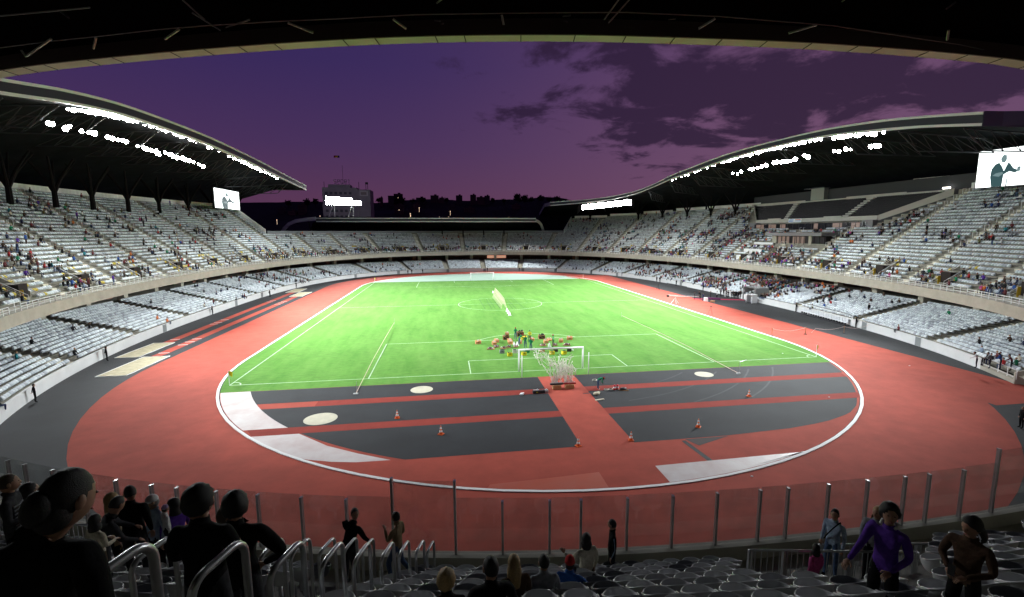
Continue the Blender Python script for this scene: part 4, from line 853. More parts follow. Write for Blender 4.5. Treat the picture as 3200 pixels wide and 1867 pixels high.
# ragged tree line on the far hill
CROWN = mat('tree_crown_dark', (0.010, 0.012, 0.009), .95); k = 0
for px, py, s in ((1540, 622, 5), (1575, 624, 5), (1618, 612, 9), (1640, 616, 8), (1660, 620, 6), (1690, 617, 7), (1715, 619, 6), (1742, 617, 7), (1765, 624, 6), (1790, 634, 6), (1182, 622, 5), (1320, 621, 6), (1395, 621, 5), (1290, 624, 5), (960, 628, 7), (985, 626, 6), (900, 630, 6), (1260, 622, 5)):
    q = at(px, py+3, 590, 1); k += 1; t = empty('hill_tree', (q[0], 590, q[2]-s*.9), 0, 'dark leafy tree silhouetted on the skyline, %s among them' % ordw(k), 'tree', 'trees on the far skyline')
    vs = []; fs = []
    for j in range(170):
        d = RS.normal(size=3); d /= np.linalg.norm(d); c_ = d*np.array([s*.75, s*.5, s*.7])*RS.rand()**.4*(.75+.3*math.sin(j)); c_[2] += s*.8; a = RS.normal(size=3)*s*.12; e_ = RS.normal(size=3)*s*.12; i0 = len(vs); vs += [c_-a, c_+e_, c_+a, c_-e_]; fs.append((i0, i0+1, i0+2, i0+3))
    b = MB(); b.add(vs, fs); b.build('crown', CROWN, t); b = MB(); b.tube([(0, 0, -2), (0, 0, s*.5)], [.5, .3], 5); b.build('trunk', CROWN, t)
# ------------------------------------------------------------------ far seats, in one mesh per tier
def seat_tpl():
    """tipped-up seat: curved back with the folded pan bulging in front of it"""
    b = MB(); prof = [(.30, .40), (.13, .46), (.10, .60), (.17, .70), (.27, .82), (.33, .83), (.35, .74), (.36, .44)]; rows = []
    for x, f in ((-.225, .80), (-.19, .94), (0, 1.0), (.19, .94), (.225, .80)): rows.append([(x, .36-(.36-y)*(f if abs(x) > .2 else 1), .42+(z-.42)*f) for y, z in prof])
    b.grid(rows, close=True); return np.array(b.v), b.f
SV, SF = seat_tpl()
PAL = np.array([(.70, .76, .78), (.61, .67, .70), (.50, .55, .59), (.40, .44, .48)])
def seat_positions(tier, C_, lst, rows_of, base, step, rz, okf, sp=.50):
    out = []
    n = int(C_.L/sp)
    us = np.arange(n)*C_.L/n; P, Nn = C_.at(us)
    g = np.min(np.minimum(np.abs(us[:, None]-np.array(lst)[None]), C_.L-np.abs(us[:, None]-np.array(lst)[None])), 1)
    for i in range(n):
        if g[i] < .95: continue
        for k in range(rows_of(us[i])):
            if k and RS.rand() < 0.0: continue
            o = base+.8*k; q = P[i]+Nn[i]*o; z, = (rz(P[i], k),)
            if not okf(us[i], k, q, z): continue
            out.append((q[0], q[1], z, Nn[i][0], Nn[i][1], us[i], k))
    return np.array(out)
def in_view(q, z, m=260):
    x, y, d = project((q[0], q[1], z+.6)); return d > .4 and -m < x < 3200+m and -m < y < 1867+m
VO = np.array(VOMS)
def ok_up(u, k, q, z):
    if q[1] < -80: return False
    if not in_view(q, z): return False
    if k < 4 and len(VO) and np.min(np.abs(VO-u)) < 1.35: return False
    if q[0] > 74.0 and q[1] > -20.5-(q[0]-74.1)*1.2 and q[1] < 24+(q[0]-74)*1.1 and k >= 11: return False
    if q[0] > 68.2 and -12 < q[1] < 7.3 and 6 <= k < 11: return False
    if q[0] > 62.6 and 4.8 < q[1] < 13.4 and k < 9 and k in (1, 2, 4, 5, 7, 8): return False
    return True
up = seat_positions('u', FC, UAIS, nrows, 1.3+.05, .8, lambda P, k: zB(P[1])+rise(P[1])*k, ok_up)
lo = seat_positions('l', WC, LAIS, lambda u: 14, .25+.05, .8, lambda P, k: .85+.205*k, lambda u, k, q, z: u > LU0+.5 and u < LU1-.5 and in_view(q, z) and not (q[0] > 50 and -9.0 < q[1] < -4.0 and k < 6))
# upper rim on the far curve narrows: drop seats that would crowd together there
def seats_mesh(name, arr, parent):
    m = np.zeros((len(arr), 4, 4)); m[:, 3, 3] = 1
    nx, ny = arr[:, 3], arr[:, 4]; m[:, 0, 0] = -ny; m[:, 1, 0] = nx; m[:, 0, 1] = nx; m[:, 1, 1] = ny; m[:, 2, 2] = 1; m[:, :3, 3] = arr[:, :3]
    t = PAL[RS.choice(4, len(arr), p=(.42, .30, .18, .10))]
    if name == 'upper':
        ysel = np.array([len(VO) and np.min(np.abs(VO-a[5])) < 3.0 and np.min(np.abs(VO-a[5])) > .9 and a[6] < 5 for a in arr]) & (RS.rand(len(arr)) < .28) & (arr[:, 0] < 0) | (np.array([len(VO) and np.min(np.abs(VO-a[5])) < 2.4 and a[6] < 5 for a in arr]) & (RS.rand(len(arr)) < .22)); t[ysel] = (.60, .47, .06)
    o = bulk('stadium_seat', SV, SF, m, mat('seat_plastic', (1, 1, 1), .55, attr=True), t); tag(o, 'rows of pale grey and white seats in the %s' % ('distant upper tier' if name == 'upper' else 'lower tier'), 'seats', kind='stuff'); return o
seats_mesh('upper', up, None); seats_mesh('lower', lo, None)
print('seats', len(up), len(lo))
# ------------------------------------------------------------------ people
def pm(name, col, rough=.9): return mat('cloth_'+name, col, rough, spec=.12, noise=.35, scale=14, bump=.9, bscale=11)
COL = dict(black=(.004, .004, .005), charcoal=(.035, .035, .04), navy=(.02, .03, .08), blue=(.03, .10, .34), denim=(.07, .11, .20), red=(.42, .03, .03), maroon=(.14, .03, .035), white=(.68, .68, .68), cream=(.5, .46, .36), grey=(.22, .23, .25), brown=(.06, .034, .022), green=(.01, .20, .09), purple=(.10, .035, .30), pink=(.5, .08, .25), tan=(.28, .20, .12), teal=(.03, .22, .26), orange=(.6, .17, .04), yellow=(.65, .62, .05), olive=(.12, .12, .05), lightblue=(.30, .38, .50), khaki=(.25, .22, .15), lavender=(.40, .28, .50))
HAIR = dict(dark=(.005, .004, .004), brown=(.05, .028, .015), blonde=(.34, .22, .09), grey=(.25, .24, .23))
SKIN = mat('skin', (.30, .165, .11), .55, noise=.08, scale=8)
def head_geo(b, c, fwd, tilt=0.0, s=1.0, mi=0):
    """head with brow, nose, mouth, chin and ears; c = centre, fwd = unit vector the face looks along"""
    f = np.array([*fwd[:2], 0.]); f /= np.linalg.norm(f); up = np.array([0, 0, 1.])*math.cos(tilt)+f*math.sin(tilt); f2 = f*math.cos(tilt)-np.array([0, 0, 1.])*math.sin(tilt); x = np.cross(f2, up)
    def fn(d, q):
        q = q.copy(); fr = max(0, d[1])
        if d[2] < 0: q[0] *= 1-.30*(-d[2])**1.2; q[1] += .012*(-d[2])*fr-(.030*s*(-d[2]) if d[1] < 0 else 0)
        if fr > .75 and abs(d[2]-.12) < .16: q[1] -= .010*s*(1 if abs(d[0]) > .18 else 0)
        return q
    b.ell(c, (.078*s, .098*s, .118*s), 16, 12, mi, (x, f2, up), fn)
    P = lambda a, e, g: np.asarray(c)+(x*a+f2*e+up*g)*s
    b.add([P(-.014, .088, .022), P(.014, .088, .022), P(.019, .094, -.026), P(-.019, .094, -.026), P(0, .100, .018), P(0, .113, -.020)], [(0, 4, 5, 3), (4, 1, 2, 5), (3, 5, 2)], mi)
    for s_ in (-1, 1): b.ell(P(s_*.079, -.004, -.002), (.010*s, .022*s, .032*s), 8, 6, mi, (x, f2, up))
    return P, x, f2, up
def fingers(b, w, d, side, mi, s=1.0, curl=.5):
    """palm, four bent fingers of unequal length and a thumb leaving the side of the palm"""
    w, d = np.array(w, float), np.array(d, float); d /= np.linalg.norm(d); a = np.array([1., 0, 0]) if abs(d[0]) < .8 else np.array([0, 1., 0]); n = np.cross(d, a); n /= np.linalg.norm(n); a = np.cross(n, d)
    b.ell(w+d*.045*s, (.040*s, .014*s, .050*s), 8, 6, mi, (a, n, d))
    for k, (o, L) in enumerate(((-.028, .062), (-.010, .074), (.009, .070), (.027, .055))):
        p0 = w+d*.078*s+a*o*s; p1 = p0+(d*math.cos(curl)+n*math.sin(curl))*L*.5*s; p2 = p1+(d*math.cos(curl*2)+n*math.sin(curl*2))*L*.5*s; b.tube([p0-d*.02*s, p0, p1, p2], [.009*s, .009*s, .008*s, .006*s], 5, mi)
    p0 = w+d*.03*s+a*side*.036*s; p1 = p0+(d*.6+a*side*.7)*.035*s; b.tube([w+d*.02*s+a*side*.02*s, p0, p1, p1+(d*.9+n*.3)*.03*s], [.012*s, .011*s, .010*s, .007*s], 5, mi)
JN = dict(pel=(0, 0, .96), sp=(0, .005, 1.13), ch=(0, .0, 1.32), nb=(0, -.012, 1.46), nk=(0, .002, 1.52), hd=(0, .02, 1.635),
          sL=(-.185, -.01, 1.41), eL=(-.235, -.03, 1.13), wL=(-.235, .05, .89), sR=(.185, -.01, 1.41), eR=(.235, -.03, 1.13), wR=(.235, .05, .89),
          hL=(-.095, 0, .92), kL=(-.11, .02, .50), aL=(-.12, -.02, .09), tL=(-.135, .13, .03), hR=(.095, 0, .92), kR=(.11, .02, .50), aR=(.12, -.02, .09), tR=(.135, .13, .03))
SIT = dict(pel=(0, 0, .50), sp=(0, -.03, .68), ch=(0, -.02, .88), nb=(0, -.01, 1.02), nk=(0, .005, 1.08), hd=(0, .03, 1.19), sL=(-.185, -.02, .97), eL=(-.24, .02, .70), wL=(-.15, .25, .60), sR=(.185, -.02, .97), eR=(.24, .02, .70), wR=(.15, .25, .60),
           hL=(-.10, .03, .48), kL=(-.14, .45, .50), aL=(-.14, .42, .09), tL=(-.15, .56, .03), hR=(.10, .03, .48), kR=(.14, .45, .50), aR=(.14, .42, .09), tR=(.15, .56, .03))
LINKS = [('pel', 'sp'), ('sp', 'ch'), ('ch', 'nb'), ('nb', 'nk'), ('ch', 'sL'), ('sL', 'eL'), ('eL', 'wL'), ('ch', 'sR'), ('sR', 'eR'), ('eR', 'wR'), ('pel', 'hL'), ('hL', 'kL'), ('kL', 'aL'), ('aL', 'tL'), ('pel', 'hR'), ('hR', 'kR'), ('kR', 'aR'), ('aR', 'tR')]
RAD = dict(pel=(.145, .11), sp=(.135, .10), ch=(.165, .115), nb=(.085, .07), nk=(.052, .055), sL=(.070, .070), eL=(.046, .046), wL=(.030, .030), sR=(.070, .070), eR=(.046, .046), wR=(.030, .030), hL=(.090, .095), kL=(.062, .065), aL=(.043, .045), tL=(.045, .03), hR=(.090, .095), kR=(.062, .065), aR=(.043, .045), tR=(.045, .03))
PROTO_BODY = {}
def person(name_label, pos, rz, H=1.75, pose=None, base='stand', top='black', legs='charcoal', shoes='black', hair='dark', hairstyle='short', look=0.0, tilt=0.0, sub=1, wide=1.0, group=None, extras=None, coat=0.0, skin=SKIN, cat='person'):
    J = dict(SIT if base == 'sit' else JN)
    if pose: J.update({k: v for k, v in pose.items() if k != 'shift'})
    if pose and 'shift' in pose: J = {k: (tuple(np.array(v)+(0 if k == 'hd' else pose['shift']*(.55 if k == 'nk' else 1))*np.array([1, 0, 0]))) for k, v in J.items()}
    J = {k: np.array(v, float)*[wide if k != 'hd' else 1, 1, 1] for k, v in J.items()}
    s = H/1.75; names = [k for k in J if k != 'hd']; idx = {k: i for i, k in enumerate(names)}
    me = bpy.data.meshes.new('skel'); vs = [tuple(J[k]) for k in names]; me.from_pydata(vs, [(idx[a], idx[c]) for a, c in LINKS], []); me.update()
    o = bpy.data.objects.new('skel', me); C.objects.link(o); md = o.modifiers.new('s', 'SKIN'); md.use_smooth_shade = True; md.branch_smoothing = .6
    for k in names:
        r = RAD[k]; g = 1.0+coat*(1 if k in ('pel', 'sp', 'ch', 'sL', 'sR', 'eL', 'eR', 'hL', 'hR') else 0); me.skin_vertices[0].data[idx[k]].radius = (r[0]*g*wide, r[1]*g)
    for k in names: me.skin_vertices[0].data[idx[k]].use_root = (k == 'pel')
    sb = o.modifiers.new('u', 'SUBSURF'); sb.levels = sub; sb.render_levels = sub
    dg = bpy.context.evaluated_depsgraph_get(); ev = o.evaluated_get(dg); m2 = ev.to_mesh(); V = np.array([v.co[:] for v in m2.vertices]); Fs = [tuple(p.vertices) for p in m2.polygons]; ev.to_mesh_clear(); bpy.data.objects.remove(o); bpy.data.meshes.remove(me)
    # material by the nearest bone: 0 skin, 1 top, 2 trousers, 3 shoes
    seg_ = [(J[a], J[c], mi) for a, c, mi in (('pel', 'sp', 1), ('sp', 'ch', 1), ('ch', 'nb', 1), ('nk', 'nk', 0), ('ch', 'sL', 1), ('sL', 'eL', 1), ('eL', 'wL', 1), ('ch', 'sR', 1), ('sR', 'eR', 1), ('eR', 'wR', 1), ('hL', 'kL', 2), ('kL', 'aL', 2), ('aL', 'tL', 3), ('hR', 'kR', 2), ('kR', 'aR', 2), ('aR', 'tR', 3))]
    ctr = np.array([V[list(f)].mean(0) for f in Fs]); best = np.full(len(Fs), 9e9); mi_ = np.zeros(len(Fs), int)
    for a, c, mi in seg_:
        d = c-a; L = d@d+1e-9; t = np.clip(((ctr-a)@d)/L, 0, 1); dist = np.linalg.norm(ctr-(a+t[:, None]*d), axis=1)-(.03 if mi == 1 else 0)+(.03 if mi == 3 else 0)
        sel = dist < best; best[sel] = dist[sel]; mi_[sel] = mi
    b = MB(); b.v = [tuple(v) for v in V]; b.f = Fs; b.m = list(map(int, mi_)); b.n = len(V)
    fw = np.array([math.sin(look), math.cos(look), 0]); hs = 1.06
    P, hx, hf, hu = head_geo(b, J['hd'], fw, tilt, hs, 0); b.tube([J['nk']-[0, 0, .03], J['hd']-[0, 0, .06]], [.054, .05], 8, 0, cap=False)
    for w_, e_, sd in (('wL', 'eL', 1), ('wR', 'eR', -1)): fingers(b, J[w_], J[w_]-J[e_], sd, 0, 1.0)
    # collar
    b.tube([J['nb']+[0, 0, .015], J['nk']+[0, 0, .0]], [.078, .064], 10, 1, cap=False)
    root = b.build('person', [skin, pm(top, COL[top]), pm(legs, COL[legs]), pm(shoes, COL[shoes])], None, smooth=True)
    root.location = [float(q) for q in pos]; root.rotation_euler[2] = rz; root.scale = (s,)*3
    tag(root, name_label, cat, group)
    hm = mat('hair_'+hair, HAIR[hair], .6, noise=.5, scale=60, bump=.35, bscale=260)
    hb = MB(); sd = int(abs(pos[0]*97+pos[1]*31)) % 1000
    if hairstyle in ('short', 'bun', 'long', 'curly', 'bob'):
        def hf_(d, q):
            nz_ = mnoise.noise(Vector(d)*(5 if hairstyle != 'curly' else 9)+Vector((sd, 0, 0)))
            g = 1.0+(.10 if hairstyle == 'curly' else .035)*nz_; q = q*g
            face = d[1]*.9-d[2]*.55
            if face > .45: q = q*(.78 if d[2] < .45 else .93)
            if d[2] < -.5 and hairstyle in ('short', 'curly', 'bun'): q[2] *= .86; q[0] *= .9
            return q
        k_ = {'short': (.086, .106, .126), 'bun': (.086, .108, .126), 'long': (.094, .112, .130), 'bob': (.098, .115, .132), 'curly': (.112, .125, .140)}[hairstyle]
        hb.ell(P(0, -.014, .014), k_, 20, 14, 0, (hx, hf, hu), hf_)
        if hairstyle == 'bun': hb.ell(P(0, -.105, -.02), (.062, .055, .08), 12, 8, 0, (hx, hf, hu)); hb.ell(P(0, -.045, -.05), (.080, .072, .085), 14, 10, 0, (hx, hf, hu))
        if hairstyle in ('long', 'bob'):
            L = .30 if hairstyle == 'long' else .15; rows = []
            for j in range(7):
                f = j/6; wd = .088+.02*math.sin(f*3); rows.append([P(math.cos(a)*wd*(1+.12*mnoise.noise(Vector((a*2, j*.9, sd)))), -.028-math.sin(a)*(.085+.015*f), -.02-L*f) for a in np.linspace(-.5, PI+.5, 11)])
            hb.grid(rows)
        hb.build('hair', hm, root, smooth=True)
    elif hairstyle.startswith('cap') or hairstyle.startswith('hat'):
        ccol = hairstyle.split('_')[1]; hb.ell(P(0, -.012, .02), (.088, .108, .120), 16, 10, 0, (hx, hf, hu), lambda d, q: q*(.9 if d[2] < -.1 else 1.0)*np.array([1, 1, .5 if d[2] < 0 else 1]))
        hb.build('cap', pm('cap'+ccol, COL[ccol]), root, smooth=True); hb = MB()
        if hairstyle.startswith('cap'): hb.ell(P(0, .11, .03), (.065, .075, .010), 12, 6, 0, (hx, hf, hu)); hb.build('visor', pm('cap'+ccol, COL[ccol]), root, smooth=True); hb = MB()
        hb.ell(P(0, -.03, -.03), (.080, .085, .075), 12, 8, 0, (hx, hf, hu)); hb.build('hair', hm, root, smooth=True)
    if sub > 1:
        eb = MB()
        for s_ in (-1, 1): eb = MB(); eb.ell(P(s_*.030, .087, .020), (.011, .007, .006), 8, 6, 0, (hx, hf, hu)); eb.build('eye', mat('eye_dark', (.03, .02, .015), .2), root, smooth=True)
        eb = MB(); eb.ell(P(0, .098, -.052), (.024, .008, .006), 8, 6, 0, (hx, hf, hu)); eb.build('mouth', mat('lip', (.30, .10, .09), .5), root, smooth=True)
    if extras: extras(root, J, P)
    return root
def face_to(p, q): return math.atan2(-(q[0]-p[0]), q[1]-p[1])

# ---- spectators scattered over the stands: small figures, every one of the 300 largest its own object
def crowd_tpl(base):
    J = SIT if base == 'sit' else JN; b = MB(); part = []
    def add(fn, lab): n0 = len(b.f); fn(); part.extend([lab]*(len(b.f)-n0))
    def loft(rings, lab):
        def f():
            rows = [[(x+math.cos(a)*rx, y+math.sin(a)*ry, z) for a in np.linspace(0, 2*PI, 7)[:-1]] for x, y, z, rx, ry in rings]; b.grid(rows, close=True)
        add(f, lab)
    p, sp, ch, nb, hd = J['pel'], J['sp'], J['ch'], J['nb'], J['hd']
    loft([(p[0], p[1], p[2]-.06, .15, .12), (sp[0], sp[1], sp[2], .15, .11), (ch[0], ch[1], ch[2], .19, .13), (nb[0], nb[1], nb[2]-.02, .12, .09), (nb[0], nb[1], nb[2]+.03, .05, .05)], 1)
    def tb(a, c, e, r, lab):
        pts = [np.array(J[k], float) for k in (a, c, e)]
        def f():
            rows = []
            for q, rr in zip(pts, r): rows.append([tuple(q+np.array([math.cos(t)*rr, math.sin(t)*rr*.8, math.sin(t)*rr*.6])) for t in np.linspace(0, 2*PI, 6)[:-1]])
            b.grid(rows, close=True)
        add(f, lab)
    for s in 'LR': tb('s'+s, 'e'+s, 'w'+s, (.065, .05, .035), 1); tb('h'+s, 'k'+s, 'a'+s, (.09, .07, .05), 2)
    hc = np.array(hd); rows = []
    for i in range(6):
        ph = PI*(i+.25)/5.5; rows.append([tuple(hc+np.array([math.sin(ph)*math.cos(t)*.088, math.sin(ph)*math.sin(t)*.105, math.cos(ph)*.125])) for t in np.linspace(0, 2*PI, 7)[:-1]])
    n0 = len(b.f); b.grid(rows, close=True)
    for i in range(5):
        for j in range(6): part.append(3 if (i < 2 or j in (3, 4)) and i < 4 else 0)
    return np.array(b.v), b.f, np.array(part)
TP = {k: crowd_tpl(k) for k in ('sit', 'stand')}
TOPS = ['black']*7+['maroon']*4+['charcoal']*5+['brown']*4+['navy']*3+['grey']*2+['white', 'white', 'tan', 'red', 'blue', 'olive', 'cream', 'purple', 'teal', 'lightblue', 'green', 'pink', 'orange']
LEGS = ['navy', 'black', 'charcoal', 'denim', 'brown']; HAIRS = ['dark', 'dark', 'brown', 'brown', 'blonde']
CLOTH = mat('spectator_cloth', (1, 1, 1), .85, attr=True)
SKC = (.42, .25, .18)
def clump(x, y, s): return mnoise.noise(Vector((x*s+31, y*s+7, 1.7)))
def prob(tier, x, y, k):
    c = clump(x, y, .16)+.8*clump(x, y, .5)
    if tier == 'l':
        if x > 40 and -24 < y < 66:
            base = .75 if y < 34 else .40
            if -20 < y < 8: base = 1.1
            return base*(.35+c*1.3) if c > -.45 else 0
        if x > 20: return .12*(.3+c*1.6)
        if x < -30 and y > 15: return (.24 if 30 < y < 70 else .06)*(.35+c*1.8)
        if x < -30: return .013
        return .018
    e = .0
    if x > 40: e = (.75 if y > -25 else .36)*(1.0 if k < 14 else .5)*(.25+c*1.7)
    if x > 40 and y > 55: e *= .55
    if x < -40: e = (.20 if k < 16 else .10)*(.2+c*2.4)
    if abs(x) <= 40: e = .07*(.2+c*2.4)
    if k < 3: e += .40 if (x > 10 or y > 40) else .12
    if x > 30 and k > 18: e += .05
    return e
ppl = []
for tier, arr in (('u', up), ('l', lo)):
    for r in arr:
        x, y, z, nx, ny, uu, k = r
        if not (-90 < y) or RS.rand() > prob(tier, x, y, k): continue
        stand = RS.rand() < (.30 if (tier == 'u' and k < 1) else .05)
        off = -.02 if not stand else -.35
        ppl.append((x+nx*off, y+ny*off, z, -nx, -ny, 'stand' if stand else 'sit', tier, int(k), x, y))
print('spectators', len(ppl))
def order(pp): return -project((pp[0], pp[1], pp[2]))[2]
ppl.sort(key=lambda q: -order(q))
def tints_for(part):
    tp = TOPS[RS.randint(len(TOPS))]; lg = LEGS[RS.randint(len(LEGS))]; hr = HAIRS[RS.randint(5)]; pal = np.array([SKC, COL[tp], COL[lg], HAIR[hr]])*(1, 1, 1); return pal[part], tp, hr
variants = {}; K300 = 275; big = ppl[:K300]; small = ppl[K300:]
bigx = sorted(big, key=lambda q: project(q[:3])[0]); cnt = {}
NM = dict(black='black', charcoal='dark grey', navy='navy', maroon='maroon', brown='brown', white='white', grey='grey', red='red', blue='blue', tan='tan', cream='cream', purple='purple', teal='teal', lightblue='pale blue', green='green', pink='pink', orange='orange', olive='olive')
for q in bigx:
    while True:
        pal, tp, hr = tints_for(TP[q[5]][2]); break
    key = (q[5], tp, hr)
    if key not in variants:
        b = MB(); tv, tf, part = TP[q[5]]; P3 = np.array([SKC, COL[tp], COL[LEGS[RS.randint(5)]], HAIR[hr]])
        b.v = [tuple(v) for v in tv]; b.f = list(tf); b.m = [0]*len(tf); b.n = len(tv); b.tint = [tuple(P3[p_]) for p_ in part]; o = b.build('person', CLOTH, None, smooth=True); variants[key] = o
    else: o = variants[key].copy(); C.objects.link(o)
    o.location = [float(v) for v in q[:3]]; o.rotation_euler[2] = math.atan2(-q[3], q[4])+RS.normal()*.3
    side = 'left' if q[8] < -20 else ('right' if q[8] > 20 else 'far'); area = '%s %s tier' % (side, 'upper' if q[6] == 'u' else 'lower')
    kk = (tp, q[5], area); cnt[kk] = cnt.get(kk, 0)+1
    tag(o, '%s spectator in %s, %s such from the left in the %s' % ('seated' if q[5] == 'sit' else 'standing', NM[tp], ordw(cnt[kk]), area), 'person', 'spectators in the %s' % area)
for base in ('sit', 'stand'):
    S_ = [q for q in small if q[5] == base]; tv, tf, part = TP[base]
    m = np.stack([frame4(q[:3], (q[4], -q[3], 0), (q[3], q[4], 0)) for q in S_]); tt = np.stack([tints_for(part)[0] for _ in S_])
    o = bulk('crowd', tv, tf, m, CLOTH, tt); tag(o, 'distant %s spectators scattered over the far stands' % ('seated' if base == 'sit' else 'standing'), 'crowd', kind='stuff')
# ------------------------------------------------------------------ the near stand: barrier, seats, hoops
GLASS = bpy.data.materials.new('barrier_glass'); GLASS.use_nodes = True
t_ = GLASS.node_tree; t_.nodes.clear(); o_ = t_.nodes.new('ShaderNodeOutputMaterial'); m1 = t_.nodes.new('ShaderNodeMixShader'); m2 = t_.nodes.new('ShaderNodeMixShader'); tr = t_.nodes.new('ShaderNodeBsdfTransparent'); df = t_.nodes.new('ShaderNodeBsdfDiffuse'); gl = t_.nodes.new('ShaderNodeBsdfGlossy')
tr.inputs[0].default_value = (.93, .95, .95, 1); df.inputs[0].default_value = (.30, .30, .30, 1); gl.inputs['Roughness'].default_value = .03
nn = t_.nodes.new('ShaderNodeTexNoise'); nn.inputs['Scale'].default_value = 1.6; nn.inputs['Detail'].default_value = 5; tcx = t_.nodes.new('ShaderNodeTexCoord'); t_.links.new(tcx.outputs['Object'], nn.inputs['Vector']); mrr = t_.nodes.new('ShaderNodeMapRange'); mrr.inputs[1].default_value = .35; mrr.inputs[2].default_value = .75; mrr.inputs[3].default_value = .04; mrr.inputs[4].default_value = .16; t_.links.new(nn.outputs['Fac'], mrr.inputs[0])
t_.links.new(mrr.outputs[0], m1.inputs[0]); t_.links.new(tr.outputs[0], m1.inputs[1]); t_.links.new(df.outputs[0], m1.inputs[2]); lw0 = t_.nodes.new('ShaderNodeLayerWeight'); lw0.inputs[0].default_value = .25; lw = t_.nodes.new('ShaderNodeMapRange'); lw.inputs[3].default_value = .025; lw.inputs[4].default_value = .22; t_.links.new(lw0.outputs['Facing'], lw.inputs[0]); t_.links.new(lw.outputs[0], m2.inputs[0]); t_.links.new(m1.outputs[0], m2.inputs[1]); t_.links.new(gl.outputs[0], m2.inputs[2]); t_.links.new(m2.outputs[0], o_.inputs[0])
posts = [(-95, 1085, 8.4), (-30, 1108, 8.4), (35, 1126, 8.4), (98, 1135, 8.4), (168, 1146, 8.4), (240, 1155, 8.4), (316, 1165, 8.4), (392, 1176, 8.4), (474, 1186, 8.4), (560, 1197, 8.4), (648, 1208, 8.4), (748, 1212, 8.4), (851, 1216, 8.4), (975, 1182, 9.05), (1107, 1188, 9.0), (1234, 1230, 8.4), (1341, 1232, 8.4), (1450, 1234, 8.4), (1556, 1228, 8.4), (1660, 1222, 8.4), (1761, 1215, 8.4), (1861, 1209, 8.4), (1957, 1203, 8.4), (2054, 1196, 8.4), (2149, 1190, 8.4), (2239, 1186, 8.4), (2313, 1174, 8.4), (2386, 1159, 8.4), (2467, 1112, 8.95), (2545, 1085, 8.95), (2625, 1060, 8.95)]
gb = empty('glass_barrier', (0, 0, 0), 0, 'clear glass barrier on steel posts along the near concrete parapet', 'barrier'); pp_ = []
for x, y, z in posts:
    q = at(x*3200/2520, y*3200/2520, 8.4 if z < 8.5 else z); u, o = FC.coord(q[0], q[1]); P, n = FC.at(u); a = P+n*.12; pp_.append((a, n, z, u))
    b = MB(); b.box((0, 0, (z-zF(a[1]))/2), (.06, .10, z-zF(a[1]))); b.box((0, -.005, (z-zF(a[1]))+.01), (.07, .11, .02)); o = b.build('post', STEEL, gb); o.location = (a[0], a[1], zF(a[1])); o.rotation_euler[2] = math.atan2(n[1], n[0])-PI/2
for (a, n, z, u), (c, n2, z2, u2) in zip(pp_[:-1], pp_[1:]):
    d = c-a; L = np.linalg.norm(d); d /= L; nn2 = np.array([d[1], -d[0]]); zt = min(z, z2)+(.10 if abs(z-z2) < .2 else .12); zb = zF(a[1])+.02
    if abs(z-z2) < .2 and z > 8.5: zt = z-.05
    m = (a+c)/2; b = MB(); b.box((m[0]-nn2[0]*0, m[1], (zb+zt)/2), (L-.07, .014, zt-zb), (np.array([*d, 0]), np.array([*nn2, 0]), np.array([0, 0, 1.]))); b.build('glass_pane', GLASS, gb)
def near_seat(m):
    b = MB(); rows = []; th = np.linspace(0, 2*PI, 25)[:-1]
    for zf, rr, rim_ in ((.36, .50, 0), (.40, .72, .0), (.50, .88, .5), (.60, .97, .85), (.655, 1.02, 1), (.665, 1.0, 1), (.65, .95, 1), (.56, .84, .6), (.48, .70, .2), (.445, .45, 0), (.44, .05, 0)):
        r_ = []
        for a in th:
            back = math.sin(a); x = .245*math.copysign(abs(math.cos(a))**.8, math.cos(a))*rr; y = .10+.215*back*rr*(1.05 if back > 0 else 1.0); r_.append((x, y, zf+rim_*(.105*back-.03*math.cos(2*a))))
        rows.append(r_)
    b.grid(rows, close=True); b.tube([(.245*1.01*math.copysign(abs(math.cos(a))**.8, math.cos(a)), .10+.217*math.sin(a), .665+.105*math.sin(a)-.03*math.cos(2*a)) for a in np.linspace(-.2, PI+.2, 15)], .014, 6); b.box((0, .14, .19), (.05, .08, .36))
    return b.build('stadium_chair', m, None, smooth=True)
SM = [mat('chair_plastic_light', (.50, .505, .52), .33), mat('chair_plastic_mid', (.36, .365, .38), .33), mat('chair_plastic_dark', (.13, .135, .15), .33)]
for m_ in SM: m_.node_tree.nodes['Principled BSDF'].inputs['Specular IOR Level'].default_value = .6
sm_ = [near_seat(m) for m in SM]; used = [False]*3
NB = [q for q in ((FC.at(u), u) for u in np.arange(0, FC.L, .5))]
cand = []
for (Pn, u) in NB:
    P, n = Pn
    if P[1] > -70: continue
    if gap(u, [UN], FC.L) < .95 or gap(u, [(UN+16.5) % FC.L], FC.L) < .8: continue
    for k in range(22):
        o = 1.3+.8*k+.12; q = P+n*o; z = zB(P[1])+rise(P[1])*k
        if np.hypot(q[0]-CAM[0], q[1]-CAM[1]) < 1.3: continue
        x, y, d = project((q[0]+n[0]*.3, q[1]+n[1]*.3, z+.8))
        if d < 1.2 or not (-60 < x < 3260 and 1500 < y < 1990): continue
        if 2300 < x < 2960 and y < 1782+(x-2340)*.06: continue       # entrance pit behind the railing
        cand.append((d, q, n, z, k, u, x))
cand.sort(key=lambda c: c[0]); print('near seats', len(cand))
restm = []
cnts = {}
